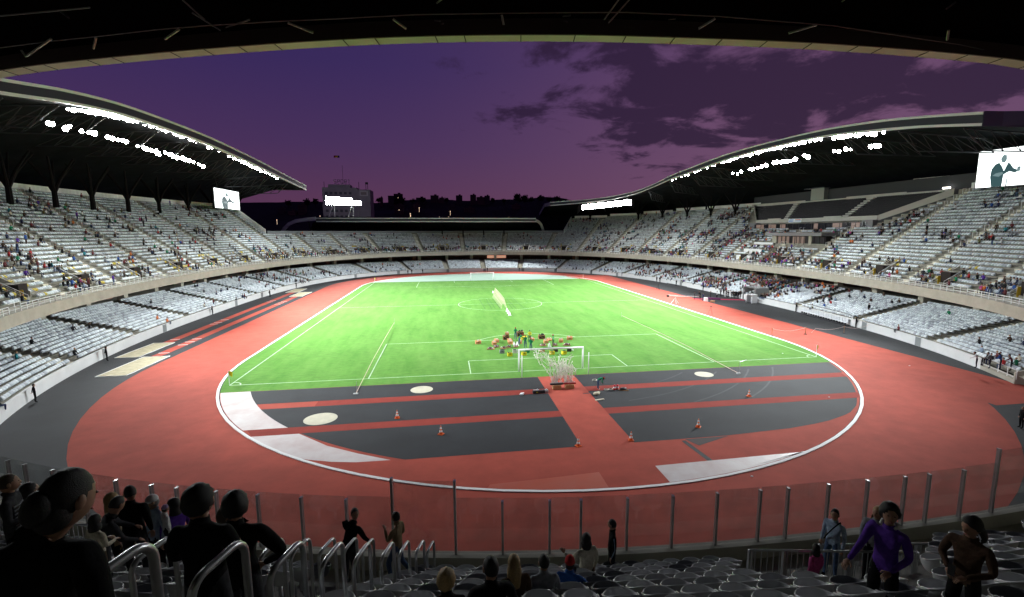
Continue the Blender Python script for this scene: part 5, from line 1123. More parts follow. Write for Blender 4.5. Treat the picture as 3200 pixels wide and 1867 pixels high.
for c in sorted(cand[:298], key=lambda c: (c[4], c[6])):
    d, q, n, z, k, u, x = c; j = RS.choice(3, p=(.5, .33, .17))
    if not used[j]: o = sm_[j]; used[j] = True
    else: o = sm_[j].copy(); C.objects.link(o)
    cnts[k] = cnts.get(k, 0)+1
    o.location = (q[0], q[1], z); o.rotation_euler[2] = math.atan2(n[1], n[0])-PI/2
    tag(o, '%s grey plastic chair, %s from the left in the %s row above the glass barrier' % (('light', 'mid', 'dark')[j], ordw(cnts[k]), ordw(k+1)), 'stadium seat', 'plastic chairs of the near stand')
for j in range(3):
    if not used[j]: bpy.data.objects.remove(sm_[j])
if len(cand) > 298:
    me = sm_[0].data if used[0] else sm_[1].data; tv = np.array([v.co[:] for v in me.vertices]); tf = [tuple(p.vertices) for p in me.polygons if len(p.vertices) == 4]
    m = np.stack([frame4((q[0], q[1], z), (-n[1], n[0], 0), (n[0], n[1], 0)) for d, q, n, z, k, u, x in cand[298:]]); tag(bulk('stadium_seat', tv, tf, m, SM[1]), 'further grey chairs of the near stand', 'seats', kind='stuff')
# tubular hoops beside the near stair
k = 0
for row, lst in (('right', ((683, 1749, 3.5, .34), (895, 1735, 4.7, .30), (1037, 1727, 6.2, .27), (1130, 1724, 7.3, .25), (1210, 1718, 8.4, .24), (1262, 1711, 9.6, .23), (1312, 1707, 10.8, .22), (1345, 1707, 12.0, .22))), ('left', ((477, 1715, 5.4, .36), (846, 1711, 7.0, .30), (938, 1707, 8.0, .27), (1021, 1703, 9.0, .26), (1094, 1700, 10.0, .25), (1150, 1701, 11.0, .25))), ('nearest', ((346, 1772, 2.75, .38),))):
    for i, (px, py, t, w_) in enumerate(lst):
        q = at_t(px, py, t); fl = terr_z(q[0], q[1]); H = q[2]-fl; u, o_ = FC.coord(q[0], q[1]); P, n = FC.at(u); L_ = .52
        a = -n  # down the slope
        k += 1; b = MB(); r = .030; pts = [(-L_/2, 0, -.15)]; rr = .13
        pts += [(-L_/2, 0, H-rr)]+[(-L_/2+rr-rr*math.cos(f), 0, H-rr+rr*math.sin(f)) for f in np.linspace(.3, PI/2, 5)]+[(L_/2-rr+rr*math.sin(f), 0, H-rr+rr*math.cos(f)) for f in np.linspace(0, PI/2-.3, 5)]+[(L_/2, 0, H-rr), (L_/2, 0, -.45)]
        b.tube(pts, r, 12); o = b.build('handrail_hoop', STEEL, None, smooth=True); o.location = (q[0], q[1], fl); o.rotation_euler[2] = math.atan2(a[1], a[0])-.12
        tag(o, 'steel handrail hoop, %s' % ('closest to the camera at the left foot' if row == 'nearest' else '%s down the %s side of the near stair' % (ordw(i+1), row)), 'handrail', 'tubular handrail hoops down the near stair')
def bar_rail(name, p0, p1, posts_, h, label, bars=.14, two=False, z1=None):
    p0, p1 = np.array(p0, float), np.array(p1, float); L = np.linalg.norm(p1-p0); d = (p1-p0)/L; r = empty(name, p0, 0, label, 'railing'); rel = lambda s, z: d*s+[0, 0, z]
    b = MB(); b.tube([rel(0, 0), rel(L, 0)], .026, 8); b.build('top_rail', STEEL, r, smooth=True)
    b = MB(); b.tube([rel(0, -h+.12), rel(L, -h+.12)], .018, 6); b.build('bottom_rail', STEEL, r)
    for s in np.linspace(0, L, posts_):
        b = MB(); b.box(rel(s, -h/2), (.045, .07, h)); b.box(rel(s+.07, -h/2), (.03, .05, h)); b.build('post', STEEL, r)
    b = MB(); [b.tube([rel(s, 0), rel(s, -h+.12)], .009, 5) for s in np.arange(bars, L, bars)]; b.build('bars', STEEL, r)
    return r
def off_hit(px, py, off):
    d = ray(px, py); best = min(np.arange(3, 26, .02), key=lambda t: abs(FC.coord(*(CAM+d*t)[:2])[1]-off)); return CAM+d*best
bar_rail('bar_railing', off_hit(2342, 1720, 3.3), off_hit(2860, 1726, 3.3), 6, 1.15, 'galvanised barred railing round the entrance pit, nearer of two')
bar_rail('bar_railing', off_hit(2562, 1703, 2.0), off_hit(3010, 1697, 2.0), 4, 1.05, 'galvanised barred railing round the entrance pit, farther of two')
bar_rail('bar_railing', off_hit(-120, 1618, 2.6), off_hit(347, 1647, 2.6), 3, 1.1, 'lower barred railing at the left edge among standing people')
bar_rail('bar_railing', off_hit(-120, 1598, 1.6), off_hit(76, 1612, 1.6), 2, 1.0, 'short barred railing at the left edge, behind the striped person')

# ------------------------------------------------------------------ people in front
def fg(label, px, py, t, rz=0.0, H=None, **kw):
    q = at_t(px, py, t); fl = terr_z(q[0], q[1]); base = kw.get('base', 'stand'); full = 1.745 if base == 'stand' else 1.31
    h = q[2]-fl; Hn = h/full*1.75
    if H: Hn = H
    Hn = max(1.0 if H else 1.5, min(Hn, 1.92)); z = q[2]-Hn/1.75*full
    print('fg', label[:34], 'h %.2f -> H %.2f, foot off %.2f' % (h, Hn, z-fl))
    kw.setdefault('sub', 2); return person(label, (q[0], q[1], z), rz, Hn, **kw)
ARMS_IN = dict(wL=(-.12, .24, 1.12), wR=(.12, .24, 1.12), eL=(-.25, .02, 1.16), eR=(.25, .02, 1.16))
HIP = dict(eR=(.40, -.06, 1.18), wR=(.20, .05, 1.02), eL=(-.30, 0, 1.15), wL=(-.17, .16, 1.05))
LEAN = dict(ch=(0, .12, 1.30), nb=(0, .16, 1.43), nk=(0, .19, 1.49), hd=(0, .24, 1.60), sL=(-.185, .12, 1.39), sR=(.185, .12, 1.39), eL=(-.28, .26, 1.16), wL=(-.22, .45, 1.05), eR=(.30, .22, 1.15), wR=(.24, .42, 1.02))
WALK = dict(kL=(-.10, .20, .52), aL=(-.10, .14, .09), tL=(-.10, .28, .04), kR=(.10, -.02, .52), aR=(.10, -.36, .16), tR=(.10, -.30, .04), wL=(-.2, -.12, .92), wR=(.2, .22, 1.0))
fg('person with pinned-up dark hair in a dark purple top filling the left foreground', 190, 1496, 2.35, -.05, top='black', legs='black', hair='dark', hairstyle='bun', look=.35, tilt=.35, wide=1.1, coat=.12, sub=3, pose=dict(shift=-.13))
fg('young man in a dark jacket with a pale collar, standing seen from behind', 617, 1531, 4.05, -.1, top='black', hairstyle='curly', look=.35, coat=.12, pose=ARMS_IN, sub=3)
fg('man with a creased jacket over his shoulders and hand on hip', 728, 1550, 4.8, .05, top='black', hairstyle='curly', look=-.3, coat=.22, pose=HIP, sub=3)
def bag(root, J, P):
    b = MB(); w = J['wL']; rows = []
    for i, f in enumerate(np.linspace(0, 1, 8)): rr = .03+.11*math.sin(f*PI*.9); c = w+np.array([.05-.05*f, .05, .08+.42*f]); rows.append([tuple(c+np.array([math.cos(a)*rr*(1+.15*math.sin(3*a+i)), math.sin(a)*rr*.5, math.sin(a)*rr*.3])) for a in np.linspace(0, 2*PI, 11)[:-1]])
    b.grid(rows, close=True)
    bg_ = b.build('plastic_bag', mat('clear_bag', (.5, .48, .55), .25), None, smooth=True); bg_.matrix_world = root.matrix_basis.copy(); tag(bg_, 'crinkled clear plastic bag held up between the two big silhouettes', 'bag')
fg('person with brown hair half hidden between the two men', 706, 1590, 6.2, -.2, top='black', hair='brown', look=.9, pose=dict(eL=(-.34, .02, 1.22), wL=(-.50, .12, 1.38)), extras=bag)
def stripes(root, J, P):
    b = MB()
    for i in range(7):
        z = 1.36-.055*i; b.tube([(.02, .125, z), (.12, .118, z-.01), (.175, .07, z-.02)], .010, 5)
    b.build('shirt_stripe', pm('stripe', COL['grey']), root)
fg('person in a striped hooded top at the left edge', 20, 1489, 7.4, -1.15, top='charcoal', hair='brown', look=-.2, coat=.12, pose=ARMS_IN, extras=stripes)
fg('dark haired person beside the striped one, all in black', 86, 1516, 8.0, -.6, top='black', hairstyle='bob', look=.2, coat=.1)
fg('man with bowed head in a dark coat over a white collar', 300, 1571, 8.2, -.9, top='charcoal', hair='dark', look=-.5, tilt=.5, coat=.1, pose=LEAN)
fg('girl in a pale hooded jacket leaning on the left railing', 292, 1613, 7.0, -.5, 1.30, top='cream', legs='brown', hair='dark', hairstyle='bob', look=-.4, pose=ARMS_IN)
fg('blonde woman in a tan coat looking to the right', 343, 1545, 9.6, -1.0, top='tan', legs='black', hair='blonde', hairstyle='long', look=-.2, coat=.15)
fg('tall man in black seen from behind, head bent down', 402, 1525, 9.0, .15, top='black', hair='dark', look=-.7, tilt=.3, coat=.2)
fg('older man in a white cap, pale blue shirt and open dark jacket', 475, 1550, 9.8, 2.6, top='lightblue', legs='black', hair='grey', hairstyle='cap_white', look=.3, coat=.1, tilt=.2)
fg('small child in a lavender knitted hat and white coat', 513, 1580, 9.2, -.9, 1.0, top='white', legs='charcoal', hairstyle='hat_lavender', look=-.3, coat=.25, wide=1.1)
fg('dark haired woman in purple beside the child', 540, 1563, 10.0, .9, top='purple', hair='dark', hairstyle='bob', look=-.6, coat=.1)
fg('man leaning over the parapet in a black jacket, glancing left', 1084, 1606, 11.6, -.55, top='black', hair='dark', look=2.2, coat=.15, pose=dict(LEAN, eR=(.36, .1, 1.2), wR=(.34, .3, .98)))
fg('woman in a long beige cardigan and jeans walking left', 1238, 1603, 12.2, 1.15, top='tan', legs='denim', hair='dark', hairstyle='short', look=.3, pose=dict(WALK, wL=(-.1, .25, 1.35), eL=(-.24, .1, 1.16)))
fg('seated person with curly blonde hair, lower middle', 1394, 1789, 5.4, 0, 1.66, base='sit', top='black', hair='blonde', hairstyle='curly', look=.3)
fg('seated man with broad dark shoulders between the two blonde heads', 1534, 1748, 5.6, .1, 1.85, base='sit', top='black', hair='dark', look=-.2, wide=1.1)
fg('seated woman with wavy blonde hair', 1608, 1740, 6.8, .2, 1.66, base='sit', top='brown', hair='blonde', hairstyle='long', look=.2)
fg('seated person in a grey jacket with dark hair', 1700, 1739, 7.5, 0, 1.7, base='sit', top='grey', hair='dark', hairstyle='short', look=-.2, coat=.1)
fg('person in a red cap and blue jacket stretched out across the seats', 1780, 1741, 8.4, -.5, 1.75, base='sit', top='blue', legs='navy', shoes='charcoal', hairstyle='hat_red', look=-.2, pose=dict(kL=(-.14, .5, .46), aL=(-.14, .92, .30), tL=(-.14, 1.04, .36), kR=(.2, .48, .44), aR=(.25, .90, .26), tR=(.25, 1.02, .32), eR=(.34, .12, .72), wR=(.42, .42, .60)))
fg('dark haired woman in a cream jacket standing by the barrier', 1834, 1671, 10.4, .3, top='cream', legs='black', hair='dark', hairstyle='bob', look=.4, coat=.12, pose=dict(eL=(-.34, .06, 1.2), wL=(-.42, .2, 1.34)))
def tstripe(root, J, P):
    for s in 'LR':
        b = MB(); d = np.array([1 if s == 'R' else -1, 0, 0])*.062; b.tube([J['s'+s]+d, J['e'+s]+d*.8, J['w'+s]+d*.5], .010, 5); b.build('sleeve_stripe', pm('stripe_white', COL['lightblue']), root)
fg('man in a black tracksuit jacket with pale sleeve stripes standing at the barrier', 1915, 1626, 11.9, 1.35, top='black', legs='charcoal', hair='dark', look=.5, coat=.1, extras=tstripe)
def strap(root, J, P):
    b = MB(); b.tube([(-.12, .0, 1.49), (-.05, .125, 1.36), (.06, .135, 1.16), (.15, .10, .98)], .014, 6); b.tube([(-.12, .0, 1.49), (-.06, -.125, 1.36), (.06, -.12, 1.16), (.15, -.08, .98)], .014, 6); b.build('bag_strap', pm('strap', COL['black']), root)
fg('man in a pale grey shirt with a shoulder strap looking left', 2612, 1594, 10.6, 1.9, top='lightblue', legs='denim', hair='dark', look=-.35, extras=strap)
fg('child in a pink top behind the barred railing', 2553, 1704, 9.9, .2, 1.3, top='pink', legs='maroon', hair='dark', hairstyle='bob', look=.6)
fg('small fair haired child low behind the barred railing', 2488, 1789, 8.8, .5, 1.0, top='cream', legs='brown', hair='blonde', look=.5)
fg('blonde woman in a grey jacket with a pale scarf', 2745, 1586, 10.4, 2.2, top='grey', legs='black', hair='blonde', hairstyle='long', look=.35, coat=.1)
def collar(root, J, P):
    b = MB(); b.tube([J['nb']+[-.075, .055, .03], J['nb']+[-.085, -.03, .045], J['nb']+[0, -.088, .05], J['nb']+[.085, -.03, .045], J['nb']+[.075, .055, .03]], .020, 6); b.build('shirt_collar', pm('collar', COL['white']), root, smooth=True)
fg('young man in a purple sweater with a white collar walking left', 2786, 1580, 5.9, 2.0, top='purple', legs='black', hair='dark', hairstyle='curly', look=-.5, extras=collar, sub=3, wide=.9, pose=dict(eR=(.25, .14, 1.18), wR=(.30, .34, 1.0), eL=(-.25, -.04, 1.14), wL=(-.12, .16, .98)))
def phone(root, J, P):
    b = MB(); b.box(J['wR']+[-.07, .10, .05], (.07, .012, .14)); b.build('phone', BLACK, None); o = bpy.data.objects['phone']; o.matrix_world = root.matrix_basis.copy(); tag(o, 'small dark phone in the hand of the woman at lower right', 'phone')
fg('woman with loose dark hair and a brown top looking down at a phone', 3043, 1618, 5.1, 1.85, top='brown', legs='black', hair='dark', hairstyle='bob', look=.3, tilt=.4, wide=.95, pose=dict(eL=(-.27, .02, 1.16), wL=(-.10, .26, 1.10), eR=(.27, .02, 1.16), wR=(.08, .26, 1.12)), extras=phone)

# ------------------------------------------------------------------ stewards and crew on the ground
CEN = (0, 0)
st0 = {}
def fig(kind, feet, label, group=None, rz=None, H=1.78, name_cat='person', **kw):
    q = at(*feet) if len(feet) == 2 else np.array(feet); rz = face_to(q, CEN) if rz is None else rz
    key = kind
    if key not in st0 or kw.get('new'):
        kw.pop('new', None); o = person(label, q, rz, H, sub=1, group=group, **kw); st0[key] = o
    else:
        o = copy_tree(st0[key]); o.location = [float(v) for v in q]; o.rotation_euler[2] = rz; tag(o, label, name_cat, group)
    return o
G1 = 'stewards in black beside the white trackside wall'; k = 0
for px, py in ((112, 1258), (335, 1128), (665, 985), (740, 955), (844, 929), (926, 901), (985, 884), (1275, 858), (1287, 857), (1321, 855), (1523, 850), (1623, 849), (1738, 851), (1849, 857), (1944, 865), (2052, 882), (2062, 884), (2113, 894), (2197, 910), (2487, 975), (2674, 1024)):
    k += 1; fig('steward', (px, py), 'steward in black standing by the white wall, %s from the left' % ordw(k), G1, top='black', legs='black', hair='dark', pose=dict(eL=(-.25, -.08, 1.12), wL=(-.06, -.16, .98), eR=(.25, -.08, 1.12), wR=(.06, -.16, .98)))
fig('steward2', (3190, 1338), 'burly steward in dark clothes at the right edge of the apron', None, 1.2, new=True, top='black', legs='black', hair='dark', coat=.25, wide=1.15)
Q6 = lambda x, y: (2100+x/7.35, 760+y/7.35)
k = 0
for i, (x, y) in enumerate(((1115, 1225), (1180, 1205), (1215, 1250), (1240, 1240), (1285, 1262), (1335, 1255), (1370, 1268), (1410, 1262), (1445, 1270), (1480, 1262), (1520, 1275), (1545, 1268), (1580, 1278))):
    k += 1; fig('choir_w' if i in (2, 5) else 'choir', Q6(x, y), 'band member %s by the tunnel, %s from the left' % ('in a white gown' if i in (2, 5) else 'in black clothes', ordw(k)), 'band lined up by the tunnel', rz=face_to(at(*Q6(x, y)), (0, -20)), new=(i in (0, 2)), top='white' if i == 2 else 'black', legs='white' if i == 2 else 'black', coat=.3 if i == 2 else 0, pose=ARMS_IN)
for lab, f, tp, lg, rz, ps in (('photographer in a grey suit beside the red track', Q6(510, 1300), 'charcoal', 'charcoal', -2.2, ARMS_IN), ('crouching cameraman in black aiming left', Q6(645, 1278), 'black', 'black', 1.4, LEAN), ('man in a blue suit filming toward the tunnel', Q6(712, 1328), 'navy', 'navy', -1.5, ARMS_IN), ('person in a dark suit behind the prize table', Q6(885, 1275), 'charcoal', 'charcoal', 1.2, None), ('person in a white coat standing behind the prize table', Q6(1030, 1275), 'white', 'black', .6, None), ('steward in black next to the white stand by the tunnel', Q6(1830, 1355), 'black', 'black', 1.6, ARMS_IN)):
    fig(lab, f, lab, None, rz, new=True, top=tp, legs=lg, pose=ps)
Mx = lambda x, y: (1400+x/4.2, 880+y/4.2)
for lab, f, tp, lg, rz, hs, ps in (
    ('worker in green shirt and red cap standing beside the big crate', Mx(887, 760), 'green', 'denim', -.3, 'hat_red', ARMS_IN), ('worker in green shirt and red cap bending over a case', Mx(935, 828), 'green', 'denim', -1.2, 'hat_red', dict(ch=(0, .30, 1.16), nb=(0, .40, 1.24), nk=(0, .44, 1.28), hd=(0, .52, 1.34), sL=(-.185, .30, 1.20), sR=(.185, .30, 1.20), eL=(-.24, .42, .98), wL=(-.2, .60, .86), eR=(.24, .42, .98), wR=(.2, .60, .86), sp=(0, .12, 1.05))),
    ('worker in green shirt and red cap seen from the back near the crates', Mx(1015, 875), 'green', 'denim', .1, 'hat_red', ARMS_IN), ('worker in green shirt and red cap just behind the goal crossbar', Mx(1088, 915), 'green', 'denim', -.3, 'hat_red', ARMS_IN), ('worker in a yellow safety vest and dark cap among the crates', Mx(1072, 800), 'yellow', 'charcoal', 3.0, 'hat_green', ARMS_IN),
    ('worker in green shirt and dark trousers standing at the right of the crates', Mx(1378, 865), 'green', 'charcoal', 1.3, 'hat_red', None),
    ('worker in green shirt bending down over cables on the red strip', Mx(1968, 1415), 'green', 'denim', -1.45, 'hat_red', dict(sp=(0, .10, 1.04), ch=(0, .32, 1.10), nb=(0, .45, 1.10), nk=(0, .50, 1.08), hd=(0, .60, 1.04), sL=(-.185, .34, 1.10), sR=(.185, .34, 1.10), eL=(-.22, .38, .82), wL=(-.12, .46, .58), eR=(.22, .38, .82), wR=(.12, .46, .58)))):
    fig(lab, f, lab, None, rz, new=True, top=tp, legs=lg, hairstyle=hs, pose=ps, H=1.8, shoes='white' if 'bending down' in lab else 'charcoal')
k = 0
for px, py, c_ in ((2940, 1135, 'white'), (2968, 1138, 'grey'), (2990, 1142, 'blue'), (3012, 1150, 'maroon')):
    q = at(3050+(px-2940)*1.5, 1150+(py-1135)*.6, 1.0); k += 1; fig('rail_'+c_, q, 'spectator in a %s top at the low railing on the right, %s from the left' % (c_, ordw(k)), 'spectators at the low railing', new=True, top=c_, legs='charcoal', pose=LEAN)

# ------------------------------------------------------------------ goals, flags, cones, crates and the rest on the ground
WP = mat('white_goal_paint', (.86, .86, .86), .4)
def goal(y, s, label, net):
    g = empty('football_goal', (0, y, 0), 0, label, 'goal')
    for x in (-3.72, 3.72): b = MB(); b.tube([(x, 0, 0), (x, 0, 2.5)], .10, 10); b.build('post', WP, g, smooth=True)
    b = MB(); b.tube([(-3.79, 0, 2.5), (3.79, 0, 2.5)], .10, 10); b.build('crossbar', WP, g, smooth=True)
    for x in (-3.74, 3.74): b = MB(); b.tube([(x, s*2.25, 0), (x, s*2.25, 2.45)], .05, 8); b.build('net_post', WP, g, smooth=True)
    if net:
        NT = mat('net_cord', (.66, .66, .66), .7); b = MB()
        for x in np.arange(-3.6, 3.7, .3): b.tube([(x, 0, 2.46), (x, s*2.2, 2.2), (x, s*2.2, .02)], .012, 3, cap=False)
        for f in np.arange(0, 2.3, .3): b.tube([(-3.7, s*2.2, f), (3.7, s*2.2, f)], .012, 3, cap=False)
        for f in (0, .5, 1.0, 1.5, 2.0): b.tube([(-3.7, s*f, 2.46-.12*f), (3.7, s*f, 2.46-.12*f)], .012, 3, cap=False)
        for x in (-3.7, 3.7):
            for f in np.arange(.3, 2.3, .3): b.tube([(x, 0, f), (x, s*2.2, f)], .012, 3, cap=False)
        b.build('net', NT, g)
goal(-52.5, -1, 'near football goal with bare white frame in front of the crates', False); goal(52.5, 1, 'far football goal with a white net', True)
for i, (x, y, lab) in enumerate(((-34, -52.5, 'near left'), (34, -52.5, 'near right'), (-34, 52.5, 'far left'), (34, 52.5, 'far right'))):
    f = empty('corner_flag', (x, y, 0), .4*i, 'yellow corner flag on a white pole at the %s corner' % lab, 'flag', 'corner flags'); b = MB(); b.tube([(0, 0, 0), (0, 0, 1.55)], .03, 8); b.build('pole', WP, f); b = MB(); b.grid([[(.02, .0, 1.53), (.20, .05, 1.50), (.40, .02, 1.36)], [(.02, 0, 1.15), (.16, .04, 1.0), (.30, .05, .85)]]); b.grid([[(.02, -.012, 1.53), (.20, .038, 1.50), (.40, .008, 1.36)], [(.02, -.012, 1.15), (.16, .028, 1.0), (.30, .038, .85)]]); b.build('cloth', mat('flag_yellow', (.75, .62, .02), .7), f)
OR = mat('cone_orange', (.70, .12, .02), .5); cn0 = None
for i, (x, y) in enumerate(((-16.0, -64.5), (-12.3, -68.5), (-2.3, -72.3), (1.9, -72.0), (8.2, -70.5), (16.7, -64.5))):
    if cn0 is None:
        cn0 = empty('traffic_cone'); b = MB(); b.box((0, 0, .025), (.42, .42, .05)); b.build('base', OR, cn0, bevel=.01); b = MB(); b.lathe([(.155, .05), (.118, .22), (.096, .22), (.03, .74), (.0, .75)], seg=16); bd_ = b.build('body', OR, cn0, smooth=True)
        for z0, z1, r0, r1 in ((.22, .34, .125, .102), (.48, .60, .083, .062)): b = MB(); b.lathe([(r0, z0), (r1, z1)], seg=16); b.build('white_band', WP, bd_); 
        o = cn0
    else: o = copy_tree(cn0)
    o.location = (x, y, .01); o.rotation_euler[2] = i; o.scale = (.95,)*3; tag(o, 'orange and white traffic cone, %s' % ('by the left block near the upper red strip', 'on the lower left dark block', 'at the right corner of the lower left block', 'at the left corner of the lower right block', 'in the middle of the lower right block', 'between the two right red strips')[i], 'traffic cone', 'traffic cones round the dark blocks')
WOOD = mat('crate_wood', (.42, .22, .10), .8, noise=.2, scale=6); CARD = mat('cardboard', (.50, .26, .14), .85, noise=.12, scale=5); DRK = mat('equipment_dark', (.03, .025, .028), .5); YC = mat('crate_yellow', (.75, .60, .02), .5); GC = mat('crate_grey', (.20, .21, .24), .5); LGC = mat('crate_pale', (.55, .56, .56), .5); GN = mat('crate_green', (.02, .25, .10), .5); ORB = mat('box_orange', (.66, .30, .14), .7, noise=.1, scale=4)
def shell_geo(b, w_, d, h, t=.02):
    b.box((0, 0, t/2), (w_, d, t)); b.box((0, -d/2+t/2, h/2), (w_, t, h)); b.box((0, d/2-t/2, h/2), (w_, t, h)); b.box((-w_/2+t/2, 0, h/2), (t, d-2*t, h)); b.box((w_/2-t/2, 0, h/2), (t, d-2*t, h))
def jumble(b, w_, d, z, n, mi=0):
    for _ in range(n): b.lathe([(.05, 0), (.055, .02), (.05, .14+RS.rand()*.08), (.02, .2+RS.rand()*.05)], ((RS.rand()-.5)*w_, (RS.rand()-.5)*d, z), 7, mi)
cn = {}
def item(kind, px, py, label, w_=.8, d=.6, h=.6, rz=0.0, m=CARD):
    p = at(*Mx(px, py)); r = empty(kind, (p[0], p[1], .008), rz, label, kind.replace('_', ' ')); 
    if kind == 'wooden_crate':
        b = MB(); b.box((0, 0, h/2), (w_-.06, d-.06, h-.04)); b.build('panel', DRK, r); b = MB()
        for x in (-w_/2, w_/2): 
            for y in (-d/2, d/2): b.box((x, y, h/2), (.07, .07, h))
        for z in (.035, h-.035):
            for y in (-d/2, d/2): b.box((0, y, z), (w_-.07, .07, .07))
            for x in (-w_/2, w_/2): b.box((x, 0, z), (.07, d-.07, .07))
        b.box((0, -d/2-.005, h/2), (math.hypot(w_, h)*.86, .03, .06), (np.array([w_, 0, -h])/math.hypot(w_, h), np.array([0, 1., 0]), np.array([h, 0, w_])/math.hypot(w_, h))); b.build('frame', WOOD, r); b = MB(); jumble(b, w_*.8, d*.7, h, 9); b.build('contents', DRK, r)
    elif kind == 'cardboard_box':
        b = MB(); shell_geo(b, w_, d, h); b.box((0, 0, h*.8), (w_-.05, d-.05, .02)); ct_ = b.build('carton', m, r); b = MB()
        b.box((0, -d/2-.10, h-.02), (w_*.96, .20, .012)); b.box((0, d/2+.08, h+.03), (w_*.96, .18, .012)); b.build('flap', m, ct_)
        b = MB(); b.box((0, -d/2-.004, h*.45), (w_*.3, .008, .05)); b.build('hand_hole', DRK, ct_); b = MB(); jumble(b, w_*.6, d*.5, h*.8, 5); b.build('contents', mat('wrapped_goods', (.6, .52, .48), .6), r)
    elif kind == 'bottle_crate':
        b = MB(); shell_geo(b, w_, d, h, .03); b.box((0, 0, h*.35), (w_-.06, d-.06, .02)); b.box((0, -d/2, h-.03), (w_+.02, .05, .05)); cs_ = b.build('crate_shell', m, r); b = MB(); b.box((0, -d/2-.012, h*.72), (w_*.42, .012, .06)); b.build('handle_slot', DRK, cs_); b = MB(); jumble(b, w_*.8, d*.7, h*.6, 10); b.build('bottle', DRK, r)
    elif kind == 'loaded_pallet':
        b = MB(); [b.box((0, y, .09), (w_, .11, .025)) for y in np.linspace(-d/2, d/2, 5)]; [b.box((x, 0, .045), (.09, d, .06)) for x in (-w_/2+.05, 0, w_/2-.05)]; b.build('pallet', WOOD, r); b = MB(); jumble(b, w_*.85, d*.7, .10, 9); b.build('tubes', mat('firework_tubes', (.16, .05, .10), .6), r); b = MB(); [b.box((x, 0, .19), (.16, .2, .16)) for x in (-w_*.3, w_*.22)]; b.build('small_box', m, r)
    return r
item('wooden_crate', 762, 765, 'tall wooden framed crate under a cardboard box at left', .85, .6, .62, m=WOOD)
item('wooden_crate', 948, 722, 'largest dark crate with a diagonal brace beside the capped worker', 1.0, .7, .75); item('wooden_crate', 1228, 752, 'wooden crate with a diagonal brace right of the yellow vest', .9, .6, .55)
o = item('cardboard_box', 775, 765, 'small cardboard box on top of the left wooden crate', .55, .4, .35); o.location[2] = .72
for i, (x, y, w_, lab) in enumerate(((396, 818, .75, 'leftmost of all the boxes'), (608, 832, .6, 'second from the left, with an open lid'), (637, 800, .6, 'just behind the second from the left'), (820, 822, .62, 'below the left wooden crate'), (812, 797, .62, 'behind the box below the left crate'), (948, 816, .45, 'at the feet of the bending worker'), (1285, 808, .6, 'below the braced right crate'), (1332, 776, .7, 'flat and wide right of the braced crate'), (1483, 799, .6, 'right of the standing worker'), (1597, 765, .8, 'rightmost, with a white lid'), (1107, 780, .45, 'just right of the yellow vest'))):
    item('cardboard_box', x, y, 'orange brown carton, '+lab, w_, .5, .42 if i != 7 else .25, RS.normal()*.15, ORB)
for x, y, m, lab in ((811, 980, YC, 'yellow bottle crate, leftmost of four yellow ones'), (998, 970, YC, 'yellow bottle crate by the left goal post'), (1367, 957, YC, 'yellow bottle crate right of the middle of the goal'), (1524, 955, YC, 'yellow bottle crate, rightmost of four yellow ones'), (710, 942, GC, 'dark grey bottle crate at far left of its row'), (880, 938, LGC, 'pale grey bottle crate left of the goal'), (1412, 920, DRK, 'black crate behind the third yellow crate'), (1590, 918, DRK, 'black crate at the right end of the row'), (1040, 933, GN, 'green crate just inside the left goal post'), (1238, 925, CARD, 'brown crate in the middle of the goal')):
    item('bottle_crate', x, y, lab, .58, .42, .42, RS.normal()*.1, m)
for x, y, w_, lab in ((562, 893, 1.0, 'leftmost'), (635, 866, .7, 'second from left'), (725, 884, .75, 'third from left'), (795, 868, .6, 'fourth from left'), (890, 864, .6, 'fifth from left'), (1250, 845, .95, 'near the middle'), (1405, 842, .6, 'at the feet of the right worker'), (1557, 842, .95, 'rightmost')):
    item('loaded_pallet', x, y, 'low wooden pallet holding small tubes and boxes, '+lab, w_, .5, .2, RS.normal()*.1, m=LGC)
b = MB(); b.box((0, 0, .22), (.8, .5, .42)); b.box((0, 0, .45), (.84, .54, .05)); p = at(*Mx(997, 765)); o = b.build('equipment_case', YC, None, bevel=.02); o.location = (p[0], p[1], .01); tag(o, 'bright yellow equipment case behind the bending worker', 'case')
for i, (x, y, s) in enumerate(((868, 838, .35), (908, 846, .4), (1330, 862, .4), (775, 400, .5), (790, 425, .5), (808, 450, .5), (590, 155, .45), (1630, 905, .3))):
    p = at(*Mx(x, y)); b = MB(); b.lathe([(.16*s, 0), (.5*s, .1*s), (.42*s, .5*s), (.2*s, 1.3*s), (.02, 1.5*s)], (0, 0, 0), 9); b.box((.3*s, 0, .08*s), (.8*s, .4*s, .12*s)); o = b.build('wrapped_bundle', WP, None); o.location = (p[0], p[1], .01); tag(o, 'small white wrapped bundle on the grass, '+('left of the bending worker', 'right next to the first bundle', 'left of the right worker', 'topmost of three near the lattice', 'middle of three near the lattice', 'lowest of three near the lattice', 'beyond the far end of the lattice', 'beside the black crate at right')[i], 'bundle')
